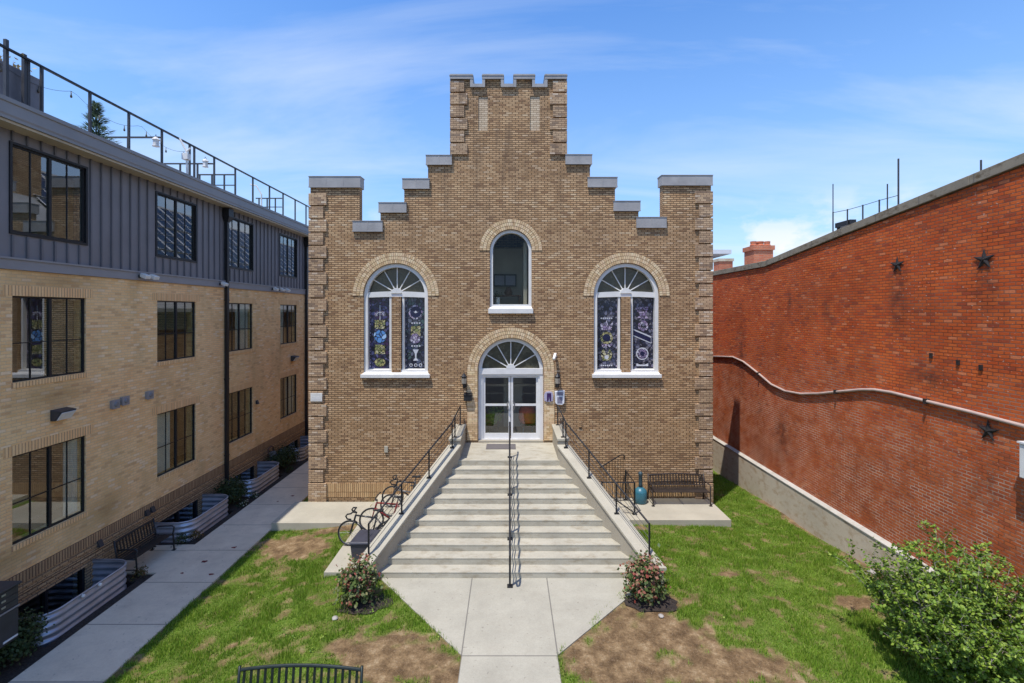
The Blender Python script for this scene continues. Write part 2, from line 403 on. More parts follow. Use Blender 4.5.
M['leaf_dk'] = leafy('dark leaf', [(.018,.032,.01),(.03,.052,.015),(.05,.075,.02),(.075,.10,.03)])
M['leaf_photo'] = leafy('shrub leaf', [(.04,.07,.016),(.08,.125,.03),(.13,.175,.05),(.24,.23,.11)])
M['leaf_red'] = leafy('red new leaf', [(.26,.05,.035),(.34,.10,.075),(.28,.17,.09),(.42,.2,.15)])
M['leaf_rust'] = leafy('rust leaf', [(.16,.06,.02),(.12,.09,.02),(.07,.09,.02)])
M['leaf_blue'] = leafy('spruce needle', [(.05,.085,.06),(.10,.15,.10),(.18,.24,.16)])
M['straw'] = leafy('dry grass', [(.35,.28,.14),(.26,.2,.09),(.42,.35,.2)])
M['blade'] = leafy('grass blade', [(.09,.18,.013),(.145,.27,.018),(.20,.345,.026),(.27,.40,.042),(.38,.40,.10)], .6, .35, ((.30,.42,.05),(.08,.17,.014)))
M['bark'] = plain('grey bark', (.27,.235,.2), .9, 0, .3, 8)
M['bark_dk'] = plain('dark bark', (.08,.06,.045), .9, 0, .3, 8)
M['petal'] = leafy('white petal', [(.6,.6,.5),(.7,.68,.55)])

def lawn_mat():
    m, nt, N, L, B = mat('lawn soil')
    pos = position(nt)
    a = N.new('ShaderNodeAttribute'); a.attribute_name = 'bare'
    f = noise_tex(nt, pos, 3.2, 7, .7); g = noise_tex(nt, pos, 28, 5, .7); h = noise_tex(nt, pos, .9, 4, .6)
    dirt = ramp(nt, f, [(.3, (.085,.052,.026)), (.45, (.15,.095,.048)), (.56, (.235,.155,.08)), (.70, (.36,.265,.155))])
    dirt = mixc(nt, .5, dirt, ramp(nt, g, [(.3, (.2,.2,.2)), (.7, (.8,.8,.8))]), 'OVERLAY')
    peb = mapr(nt, noise_tex(nt, pos, 60, 2, .5), .64, .70)
    dirt = mixc(nt, mth(nt, 'MULTIPLY', peb, .5), dirt, (.42,.35,.26))
    gr = ramp(nt, g, [(.3, (.06,.095,.014)), (.55, (.12,.18,.026)), (.75, (.22,.25,.06))])
    gr = mixc(nt, .3, gr, ramp(nt, h, [(.35, (.3,.3,.3)), (.65, (.75,.75,.7))]), 'OVERLAY')
    L.new(mixc(nt, a.outputs['Fac'], gr, dirt), B.inputs['Base Color'])
    B.inputs['Roughness'].default_value = .95; B.inputs['Specular IOR Level'].default_value = .15
    bump(nt, B, mth(nt, 'ADD', g, f), .8, .03)
    return m
M['lawn'] = lawn_mat()
def mulch_mat():
    m, nt, N, L, B = mat('mulch')
    pos = position(nt)
    g = noise_tex(nt, pos, 26, 5, .75)
    L.new(ramp(nt, g, [(.3, (.012,.009,.008)), (.55, (.05,.035,.027)), (.75, (.12,.09,.07))]), B.inputs['Base Color'])
    B.inputs['Roughness'].default_value = .95
    bump(nt, B, g, 1, .05); return m
M['mulch'] = mulch_mat()

# ------------------------------------------------------------------ camera, world, sun
cam = bpy.data.cameras.new('camera'); co = bpy.data.objects.new('camera', cam); C.objects.link(co)
cam.sensor_width = 36; cam.lens = 480/1024*36
cam.shift_x = 3/1024; cam.shift_y = -29.5/1024
cam.clip_start = .1; cam.clip_end = 3000
co.location = (0, 0, 6); co.rotation_euler = (PI/2, 0, 0)
scene.camera = co

sdx, sdy = .262, .312                       # shadow offset per metre of height
to_sun = Vector((-sdx, -sdy, 1)).normalized()
elev = math.asin(to_sun.z); azim = math.atan2(to_sun.x, to_sun.y)
sun = bpy.data.lights.new('sun', 'SUN'); sun.energy = 2.4; sun.angle = math.radians(.5); sun.color = (1, .955, .89)
so = bpy.data.objects.new('sun', sun); C.objects.link(so)
so.rotation_euler = (-to_sun).to_track_quat('-Z', 'Y').to_euler()
so.location = (-10, -10, 40)

w = bpy.data.worlds.new('World'); scene.world = w; w.use_nodes = True
nt = w.node_tree; N, L = nt.nodes, nt.links
bg = N['Background']; bg.inputs[1].default_value = .15
sky = N.new('ShaderNodeTexSky'); sky.sky_type = 'NISHITA'; sky.sun_disc = False
sky.sun_elevation = elev; sky.sun_rotation = azim; sky.altitude = 100
sky.air_density = 1.0; sky.dust_density = .35; sky.ozone_density = 2.2
tc = N.new('ShaderNodeTexCoord').outputs['Generated']
sep = N.new('ShaderNodeSeparateXYZ'); L.new(tc, sep.inputs[0])
den = mth(nt, 'ADD', mth(nt, 'MAXIMUM', sep.outputs[2], 0.0), .12)
cv = N.new('ShaderNodeCombineXYZ'); L.new(mth(nt, 'DIVIDE', sep.outputs[0], den), cv.inputs[0]); L.new(mth(nt, 'DIVIDE', sep.outputs[1], den), cv.inputs[1])
rot = N.new('ShaderNodeMapping'); rot.inputs['Rotation'].default_value = (0, 0, math.radians(-28)); rot.inputs['Scale'].default_value = (.42, 1.25, 1); rot.inputs['Location'].default_value = (3.1, 1.7, 0)
L.new(cv.outputs[0], rot.inputs[0])
ci = noise_tex(nt, rot.outputs[0], .95, 8, .58); N[-1].inputs['Distortion'].default_value = .6
cirrus = mapr(nt, ci, .44, .78, 0, .62)
cu_n = noise_tex(nt, scaled(nt, tc, (8.5, 8.5, 15.0)), 1.0, 9, .54)
low = mth(nt, 'MULTIPLY', mapr(nt, sep.outputs[2], .02, .08), mapr(nt, sep.outputs[2], .22, .11))
cum = mth(nt, 'MULTIPLY', mapr(nt, cu_n, .45, .56, 0, .95), low)
hs = N.new('ShaderNodeHueSaturation'); hs.inputs['Saturation'].default_value = 1.25; hs.inputs['Hue'].default_value = .506; hs.inputs['Value'].default_value = .9; L.new(sky.outputs[0], hs.inputs['Color'])
lowsky = mixc(nt, mapr(nt, sep.outputs[2], 0.0, .55, .75, 0), hs.outputs[0], (1.25, 2.0, 3.15))
col = mixc(nt, cirrus, lowsky, (2.9, 3.2, 3.6))
col = mixc(nt, cum, col, (3.4, 3.45, 3.55))
L.new(col, bg.inputs[0])

vs = scene.view_settings; vs.view_transform = 'Standard'; vs.look = 'None'; vs.exposure = 1.0; vs.gamma = 1; vs.use_curve_mapping = False
scene.cycles.max_bounces = 8; scene.cycles.transparent_max_bounces = 12
scene.cycles.use_denoising = True

# ------------------------------------------------------------------ ground
def S(a, b, x):
    t = np.clip((x - a)/(b - a), 0, 1); return t*t*(3 - 2*t)
def ground_z(x, y):
    x = np.asarray(x, float); y = np.asarray(y, float)
    r = -.32*S(10.5, 14.5, y)*S(2.5, 3.5, x) - .1*S(3, 8, x) - .35*S(15, 21, y)*S(2.5, 3.5, x)
    l = -.5*S(2.9, 6.8, -x) - .11*S(10.9, 11.6, y)*S(.4, 1.8, -x)*(1 - .8*S(4.4, 6.5, -x))
    return np.where(x > 0, r, l) - .012
def gz(x, y): return float(ground_z(x, y))

BARE = [(8.72,11.5,.22,2.2),(8.74,15.5,.16,2.4),(-6.05,13.35,1.15,.95),(-5.2,14.1,.8,.3),(-1.85,8.4,1.0,.85),(-1.2,7.6,.6,.8),(2.55,8.75,1.75,.95),(1.6,8.2,.9,.7),(3.7,8.1,1.3,.6),(7.45,10.05,.75,.3),(8.55,11.0,.2,1.0),(-3.1,9.75,.55,.35),(2.95,9.85,.75,.4),
        (-5.3,9.1,.3,.18),(-4.6,10.2,.25,.15),(-3.1,8.6,.4,.2),(3.6,14.05,.4,.1),(5.0,11.1,.25,.12)]
def bare(x, y):
    nz = mnoise.fractal(Vector((x*1.1, y*1.1, 3.3)), 1.0, 2.0, 5)
    n2 = mnoise.noise(Vector((x*6, y*6, 1.3)))
    b = 0
    for cx, cy, rx, ry in BARE:
        d = math.hypot((x-cx)/rx, (y-cy)/ry)
        if d < 2.0:
            b = max(b, min(1, max(0, (1.08 - d + nz*(.65 if rx > .7 else 1.1) + n2*.4)/(.4 if rx > .7 else .6))))
    thin = min(.7, max(0, (mnoise.fractal(Vector((x*1.3+9, y*1.3, 8.1)), .8, 2.0, 6) - .24)*1.3 + n2*.15))
    sm = mnoise.fractal(Vector((x*2.7, y*3.4, 6.2)), .9, 2.0, 5) + (.06 if x < 0 else -.03)
    return max(b, thin, min(.75, max(0, (sm - .22)*2.4)))

ST = .075
xs = np.arange(-7.25, 8.95, ST); ys = np.arange(4.0, 24.5, ST)
X, Y = np.meshgrid(xs, ys)
Z = ground_z(X, Y)
nzv = np.array([mnoise.noise(Vector((x*2.2, y*2.2, 0)))*.012 + mnoise.noise(Vector((x*7, y*7, 5)))*.008 for x, y in zip(X.ravel(), Y.ravel())])
Zr = Z.ravel() + nzv
nx, ny = len(xs), len(ys)
me = bpy.data.meshes.new('lawn')
idx = np.arange(nx*ny).reshape(ny, nx)
quads = np.stack([idx[:-1,:-1].ravel(), idx[:-1,1:].ravel(), idx[1:,1:].ravel(), idx[1:,:-1].ravel()], 1)
me.from_pydata(np.stack([X.ravel(), Y.ravel(), Zr], 1).tolist(), [], quads.tolist())
at = me.attributes.new('bare', 'FLOAT', 'POINT')
at.data.foreach_set('value', [bare(x, y) for x, y in zip(X.ravel(), Y.ravel())])
me.materials.append(M['lawn']); me.polygons.foreach_set('use_smooth', [True]*len(me.polygons))
lawn = bpy.data.objects.new('lawn', me); C.objects.link(lawn); struct(lawn)

b = MB(); b.add([(-900,-900,-1.7),(900,-900,-1.7),(900,900,-1.7),(-900,900,-1.7)], [(0,1,2,3)]); struct(b.build('ground', M['asphalt'], recalc=False))
b = MB(); b.box(-40, 40, -30, 3.96, -1.6, -.06); struct(b.build('street', M['asphalt']))
# walkway that narrows from the stairs to the street
b = MB()
b.plate([[(-.83,3.97),(.85,3.97),(.85,8.38),(2.62,10.2),(2.86,10.8),(-2.9,10.8),(-.83,8.38)]], -.5, .012, 'z')
struct(b.build('walkway', M['walk']))
b = MB(); b.box(-8.75, -7.1, 2.5, 34, -1.65, -.475)
for px_, py_, r in ((-7.9,12.45,.07),(-7.55,13.2,.05),(-7.35,11.85,.05),(-8.1,11.9,.035),(-7.62,16.9,.05),(-7.9,16.4,.03)):
    pts = []
    for k in range(11):
        rr = r*(.6 + .7*random.random()); pts.append((px_ + rr*1.4*math.cos(2*PI*k/11), py_ + rr*math.sin(2*PI*k/11), -.471))
    b.add(pts, [tuple(range(11))], 1)
struct(b.build('sidewalk', [M['side'], M['redstain']]))
b = MB(); b.box(-4.32, -1.3, 11.2, 15.995, -.6, -.075); struct(b.build('bike_pad', M['pad']))
b = MB(); b.box(-7.098, -4.322, 14.33, 15.93, -1.0, -.30); struct(b.build('side_path', M['pad']))
b = MB(); b.box(2.2, 6.62, 14.3, 15.995, -.8, -.20); struct(b.build('patio', M['pad']))

XL = -10.1                                       # street face of the apartment building
WELLS = [(9.35,11.65),(13.6,15.8),(17.0,19.25),(21.0,23.2)]
b = MB(); y = 3.0
for y0, y1 in WELLS + [(34, 34)]:
    b.box(XL, -8.752, y, y0 if y0 < 34 else 34, -1.65, -.53); 
    if y0 < 34: b.box(-9.04, -8.752, y0, y1, -1.65, -.53); b.box(XL, -9.04, y0, y1, -1.65, -1.5)
    y = y1
struct(b.build('mulch_bed', M['mulch']))
b = MB(); b.box(XL + .02, -8.753, 11.95, 13.4, -.6, -.49); struct(b.build('bench_pad', M['side']))

# grass blades
def blades(n, xr, yr, ok, hgt, wid, name, material):
    V = np.zeros((n*3, 3)); c = 0; tries = 0
    while c < n and tries < n*4:
        tries += 1
        x = random.uniform(*xr); y = random.uniform(*yr)
        if y > 16 and x < 6.9: continue
        q = ok(x, y)
        if random.random() > q: continue
        h = hgt*random.uniform(.5, 1.25); a = random.uniform(0, 2*PI); t = random.uniform(.1, .8)*h; a2 = random.uniform(0, 2*PI)
        h *= .55 + 1.1*max(0, min(1, .5 + .9*mnoise.fractal(Vector((x*2.1, y*2.1, 2.2)), 1.0, 2.0, 3)))
        z = gz(x, y) - .004; dx, dy = wid*math.cos(a), wid*math.sin(a)
        V[c*3] = (x-dx, y-dy, z); V[c*3+1] = (x+dx, y+dy, z); V[c*3+2] = (x + t*math.cos(a2), y + t*math.sin(a2), z + h); c += 1
    V = V[:c*3]
    me = bpy.data.meshes.new(name); me.from_pydata(V.tolist(), [], np.arange(c*3).reshape(-1, 3).tolist())
    me.materials.append(material); o = bpy.data.objects.new(name, me); C.objects.link(o); o['kind'] = 'stuff'
    tag(o, 'short patchy green lawn grass on both sides of the walkway', 'grass'); return o
def hard(x, y):
    if -8.8 < x < -7.12: return True
    if y < 10.82 and abs(x) < .835: return True
    if y < 10.85 and y > 8.3 and abs(x) < .80 + (y-8.38)*.84: return True
    if y > 10.8 and abs(x) < 3.25 - .42*(y-10.8): return True
    if -4.34 < x < -1 and y > 11.18: return True
    if x < -4.3 and y > 14.3: return True
    if 2.2 < x < 6.64 and y > 14.28: return True
    if x > 8.72: return True
    return False
def grass_ok(x, y):
    if hard(x, y): return 0
    return max(0, 1 - 1.25*bare(x, y))*(1 if y < 16 else .8)
gr = blades(190000, (-7.13, 8.75), (6.6, 20), grass_ok, .062, .0075, 'grass', M['blade'])
def straw_ok(x, y):
    if hard(x, y): return 0
    q = bare(x, y); return .35*q if q < .95 else .08
st_ = blades(9000, (-7.1, 8.75), (6.6, 16), straw_ok, .03, .006, 'dry_grass', M['straw'])
tag(st_, 'sparse dry straw lying over the bare earth patches', 'dry grass')

# ------------------------------------------------------------------ foliage
def leaf_mesh(b, p, size, nrm, mat=0):
    nrm = Vector(nrm).normalized()
    t = nrm.orthogonal().normalized(); t = Matrix.Rotation(random.uniform(0, 2*PI), 3, nrm) @ t
    s = nrm.cross(t); L_ = size; W = size*.34
    p = Vector(p)
    b.add([p - t*L_*.5, p + s*W - nrm*W*.25, p + t*L_*.5 - nrm*L_*.12, p - s*W - nrm*W*.25], [(0,1,2,3)], mat)
def bush(name, label, cat, c, rad, nclump, per, size, leafmats, group=None, tip=None, stems=8, stemmat='bark_dk', clump=.22, low=.0, stem_r=.012, seed=0, part='foliage'):
    random.seed(1000 + seed)
    x, y, z = c
    root = empty(name, label, cat, group, (x, y, z))
    b = MB(); sb = MB(); cc = []
    for i in range(nclump):
        while True:
            u = Vector((random.gauss(0,1), random.gauss(0,1), random.gauss(0,1))).normalized()
            if u.z > -.55: break
        r = random.uniform(.45, 1.0)**.6*random.uniform(.82, 1.12)
        r *= .8 + .45*mnoise.noise(Vector((u.x*1.6+seed*3.1, u.y*1.6, u.z*1.6))) + .1
        q = Vector((u.x*rad[0]*r, u.y*rad[1]*r, max(low, rad[2] + u.z*rad[2]*r)))
        cc.append(q)
        for k in range(per):
            d = Vector((random.gauss(0,1), random.gauss(0,1), random.gauss(0,1)))*clump*.5
            pp = q + d
            if pp.z < .02: continue
            nrm = (u*.7 + Vector((random.uniform(-1,1), random.uniform(-1,1), random.uniform(0,1.3))))
            mi = 0
            if tip is not None:
                hgt = pp.z/(2*rad[2]); out = d.dot(u)/clump
                if random.random() < tip*(.35 + .9*hgt) and out > -.15: mi = 1
            leaf_mesh(b, pp, size*random.uniform(.6, 1.25), nrm, mi)
    for i in range(stems):
        q = random.choice(cc); a = Vector((random.uniform(-1,1)*rad[0]*.18, random.uniform(-1,1)*rad[1]*.18, -.05))
        m1 = a.lerp(q, .5) + Vector((random.uniform(-1,1), random.uniform(-1,1), 0))*.08*rad[0]
        sb.tube([a, a.lerp(m1, .5) + Vector((0,0,.03)), m1, m1.lerp(q, .6), q], stem_r*random.uniform(.7,1.3), 5, 0, .003)
    local(sb.build('stem', M[stemmat], root, smooth=True))
    local(b.build(part, [M[q] for q in leafmats], root, recalc=False))
    return root

# ------------------------------------------------------------------ the church
FY = 16.0                                            # front face
def fx(u): return (u - 509)/30                       # elevation drawing units -> metres
def fz(v): return 6 - (v - 312)/30
def P(u, v): return (fx(u), fz(v))
church = empty('brick_church', 'yellow-brown brick church front with stepped parapet, small crenellated tower and arched windows', 'church', None, (0, FY, -.3))

out = [(310.5,520),(310.5,187.5),(359.5,187.5),(359.5,231.5),(380.5,231.5),(380.5,212.5),(404.2,212.5),(404.2,188.8),(428,188.8),(428,165),(451.5,165),
       (451.5,80),(471.2,80),(471.2,87.6),(484.2,87.6),(484.2,80),(502,80),(502,87.6),(515.2,87.6),(515.2,80),(533,80),(533,87.6),(546.3,87.6),(546.3,80),(565.6,80),
       (565.6,165),(590,165),(590,187.6),(615,187.6),(615,211.2),(638.5,211.2),(638.5,228),(662.5,228),(662.5,186),(711,186),(711,520)]
def arch_loop(cx, r, spring, bottom, n=28):
    return [(fx(cx - r), fz(bottom))] + [(x, z) for x, z in reversed(arc(fx(cx), fz(spring), r/30, 0, PI, n))] + [(fx(cx + r), fz(bottom))]
WIN = [(395.8, 32.2, 295.7, 374.5), (626.5, 32.6, 295.7, 374.5)]
holes = [arch_loop(c_, r, s_, b_) for c_, r, s_, b_ in WIN]
holes.append(arch_loop(510.8, 20.9, 250.5, 309))
holes.append(arch_loop(510.8, 32.8, 371, 440.8))
slits = [(478.4,488,96.3,131),(530,540,96,130.5)]
for a, c_, t, bo in slits: holes.append([P(a,bo),P(a,t),P(c_,t),P(c_,bo)])
b = MB(); b.plate([[P(*q) for q in out]] + holes, FY, FY + .3)
b.build('wall', M['church'], church)
for a, c_, t, bo in slits:
    b = MB(); b.box(fx(a)-.03, fx(c_)+.03, FY + .03, FY + .29, fz(bo)-.03, fz(t)+.03); b.build('slit_panel', M['pale_quoin'], church)
# tower body, nave walls, roof
b = MB()
b.box(fx(451.5), fx(451.5)+.35, FY+.3, FY+2.9, 8.2, fz(80)); b.box(fx(565.6)-.35, fx(565.6), FY+.3, FY+2.9, 8.2, fz(80)); b.box(fx(451.5)+.35, fx(565.6)-.35, FY+2.55, FY+2.9, 8.2, fz(80))
b.build('tower_wall', M['church'], church)
b = MB(); b.box(fx(451.5)+.35, fx(565.6)-.35, FY+.3, FY+2.55, 12.6, 12.8); b.build('tower_roof', M['roofing'], church)
b = MB(); b.box(-6.45, -6.05, FY+.3, 46, -1.7, 6.1); b.box(6.1, 6.5, FY+.3, 46, -1.7, 6.1); b.box(-6.05, 6.1, 45.6, 46, -1.7, 6.1)
b.build('side_wall', M['church'], church)
b = MB()
for sx in (-1, 1):
    b.hexa([(0,FY+.3,12.0),(sx*6.7,FY+.3,6.0),(sx*6.7,46.3,6.0),(0,46.3,12.0),(0,FY+.3,12.15),(sx*6.7,FY+.3,6.15),(sx*6.7,46.3,6.15),(0,46.3,12.15)])
b.build('roof', M['roofing'], church)
# solar panels on the slope that the apartment windows look at
def slope(d, yv, up): return (-6.7 + 6.7*d + (-.66)*up, yv, 6.15 + 6.0*d + .74*up)
for ir in range(3):
    for ic in range(15):
        d0, d1 = .22 + ir*.25, .22 + ir*.25 + .235; ya = 18.6 + ic*1.75; yb = ya + 1.66
        b = MB(); b.hexa([slope(d0,ya,.06), slope(d1,ya,.06), slope(d1,yb,.06), slope(d0,yb,.06), slope(d0,ya,.1), slope(d1,ya,.1), slope(d1,yb,.1), slope(d0,yb,.1)])
        pnl = b.build('solar_panel', M['solar'], church)
        b = MB()
        for yy in (ya, (ya+yb)/2, yb): b.bar(slope(d0,yy,.103), slope(d1,yy,.103), .05, .012)
        for dd in (d0, (d0*2+d1)/3, (d0+2*d1)/3, d1): b.bar(slope(dd,ya,.104), slope(dd,yb,.104), .05, .012)
        b.build('frame', M['alu'], pnl)
# soldier course near the ground
b = MB(); b.box(fx(327), fx(442), FY - .012, FY + .02, fz(497), fz(483.5)); b.build('soldier_course', M['church_sold'], church)
b = MB(); b.box(fx(580), fx(694), FY - .012, FY + .02, fz(497), fz(483.5)); b.build('soldier_course', M['church_sold'], church)

# quoins
def quoins(x_edge, sgn, top, spans, step, n, wide, narrow, start_wide, last=None):
    b = MB()
    v = top
    for k in range(n):
        wd = wide if (k % 2 == 0) == start_wide else narrow
        xa = fx(x_edge) - sgn*.045; xb = fx(x_edge + sgn*wd)
        b.box(xa, xb, FY - .06, FY + .2, fz(v + step - 1.0), fz(v + .35))
        v += step
    if last: b.box(fx(x_edge) - sgn*.05, fx(x_edge + sgn*wide), FY - .075, FY + .2, fz(last[1]), fz(last[0]))
    b.build('quoin_strip', M['quoin'], church, bevel=.008)
quoins(310.5, 1, 193.4, None, 13.14, 22, 16.5, 13.2, True, (482.8, 512))
quoins(711, -1, 191.4, None, 13.24, 22, 16.5, 12.5, True, (482.8, 512))
quoins(451.5, 1, 81, None, 12.5, 6, 16, 12.8, False)
quoins(565.6, -1, 81, None, 12.5, 6, 16, 12.8, False)

# copings
def coping(u0, u1, v0, v1, dep=.56, lip=.07):
    b = MB(); x0, x1, z0, z1 = fx(u0), fx(u1), fz(v1), fz(v0)
    b.box(x0, x1, FY - lip, FY + dep - .2, z0 + .02, z1 - .025)
    b.hexa([(x0-.012,FY-lip-.015,z1-.025),(x1+.012,FY-lip-.015,z1-.025),(x1+.012,FY+dep-.18,z1-.025),(x0-.012,FY+dep-.18,z1-.025),
            (x0-.012,FY-lip-.015,z1-.008),(x1+.012,FY-lip-.015,z1-.008),(x1+.012,FY+dep-.18,z1+.012),(x0-.012,FY+dep-.18,z1+.012)])
    b.box(x0-.006, x1+.006, FY - lip - .01, FY - lip + .02, z0, z0 + .035)
    k = max(1, int((x1-x0)/.62))
    for i in range(1, k+1):
        xs_ = x0 + (x1-x0)*i/(k+1)
        b.box(xs_-.012, xs_+.012, FY-lip-.006, FY+dep-.2, z0+.03, z1-.02)
    return b.build('coping', M['coping'], church)
for q in ((309.6,360.8,176.4,188),(353.2,383,220.8,232),(379,406.8,202.4,213),(402.7,429.6,178.6,189.3),(426.2,452,155.2,165.4),
          (565.2,591.8,154.6,164.9),(587.4,617,177.2,187.8),(613.2,640,200.9,211.5),(636,666,217,228.2),(661,712,175.2,186)): coping(*q)
b = MB()
mer = [(450.2,473),(482.4,503.6),(513.6,534.8),(544.6,566.8)]
for a, c_ in mer: b.box(fx(a), fx(c_), FY-.09, FY+.5, fz(80), fz(75.2)); b.box(fx(a)-.015, fx(c_)+.015, FY-.105, FY+.51, fz(77), fz(76.3))
for i in range(3):
    a, c_ = mer[i][1], mer[i+1][0]
    b.box(fx(a)+.005, fx(c_)-.005, FY-.085, FY+.5, fz(88), fz(84.8))
    b.box(fx(a)-.09, fx(a)+.004, FY-.08, FY+.49, fz(88), fz(80.05)); b.box(fx(c_)-.004, fx(c_)+.09, FY-.08, FY+.49, fz(88), fz(80.05))
b.box(fx(450.2), fx(450.2)+.45, FY+.5, FY+2.95, fz(80), fz(77)); b.box(fx(566.8)-.45, fx(566.8), FY+.5, FY+2.95, fz(80), fz(77)); b.box(fx(450.2)+.45, fx(566.8)-.45, FY+2.5, FY+2.95, fz(80), fz(77))
b.build('tower_coping', M['coping'], church)

# arches of rowlock brick
def arch_trim(cx, r_in, r_out, spring, rings, jamb=None):
    b = MB(); X0, Z0 = fx(cx), fz(spring)
    n = 48
    o_ = arc(X0, Z0, r_out/30, 0, PI, n) + list(reversed(arc(X0, Z0, r_in/30, 0, PI, n)))
    b.plate([o_], FY - .012, FY + .1, mat=1)
    dr = (r_out - r_in)/30/rings
    for j in range(rings):
        ra = r_in/30 + j*dr + .006; rb = r_in/30 + (j+1)*dr - .008
        nb = int(PI*(ra+rb)/2/.072); pr = .022
        for k in range(nb):
            a0 = PI*(k+.07)/nb; a1 = PI*(k+.93)/nb
            q = [(X0+ra*math.cos(a0), Z0+ra*math.sin(a0)),(X0+rb*math.cos(a0), Z0+rb*math.sin(a0)),(X0+rb*math.cos(a1), Z0+rb*math.sin(a1)),(X0+ra*math.cos(a1), Z0+ra*math.sin(a1))]
            b.hexa([(x, FY-pr, z) for x, z in q] + [(x, FY+.02, z) for x, z in q])
    if jamb:
        for s in (-1, 1):
            z = Z0 - .01; k = 0
            while z - .0677 > jamb:
                for i, (ua, ub) in enumerate(((r_in, (r_in+r_out)/2), ((r_in+r_out)/2, r_out)) if k % 2 else ((r_in, r_in+2.7), (r_in+2.7, r_out))):
                    b.box(X0 + s*(ua/30+.004), X0 + s*(ub/30-.004), FY-.03, FY+.02, z-.060, z)
                z -= .0677; k += 1
            b.box(X0 + s*r_in/30, X0 + s*r_out/30, FY-.012, FY+.02, jamb, Z0, 1)
    b.build('arch_trim', [M['arch'], M['archmortar']], church)
m, nt_, N_, L_, B_ = mat('arch brick')
g = N_.new('ShaderNodeNewGeometry')
cc_ = ramp(nt_, g.outputs['Random Per Island'], [(0, (.52,.35,.18)), (.4, (.66,.47,.26)), (.85, (.74,.56,.35)), (1, (.42,.26,.13))])
cc_ = mixc(nt_, .5, cc_, ramp(nt_, noise_tex(nt_, position(nt_), 9, 5), [(.3, (.3,.3,.3)), (.7, (.7,.7,.7))]), 'OVERLAY')
L_.new(cc_, B_.inputs['Base Color']); B_.inputs['Roughness'].default_value = .85; M['arch'] = m
M['archmortar'] = plain('arch mortar', (.19,.13,.075), .9)
for c_, r, s_, b_ in WIN: arch_trim(c_, r + .2, 43.2, s_, 3)
arch_trim(510.8, 21.1, 31.4, 250.5, 3)
arch_trim(510.8, 33.2, 43.6, 371, 3, jamb=1.67)

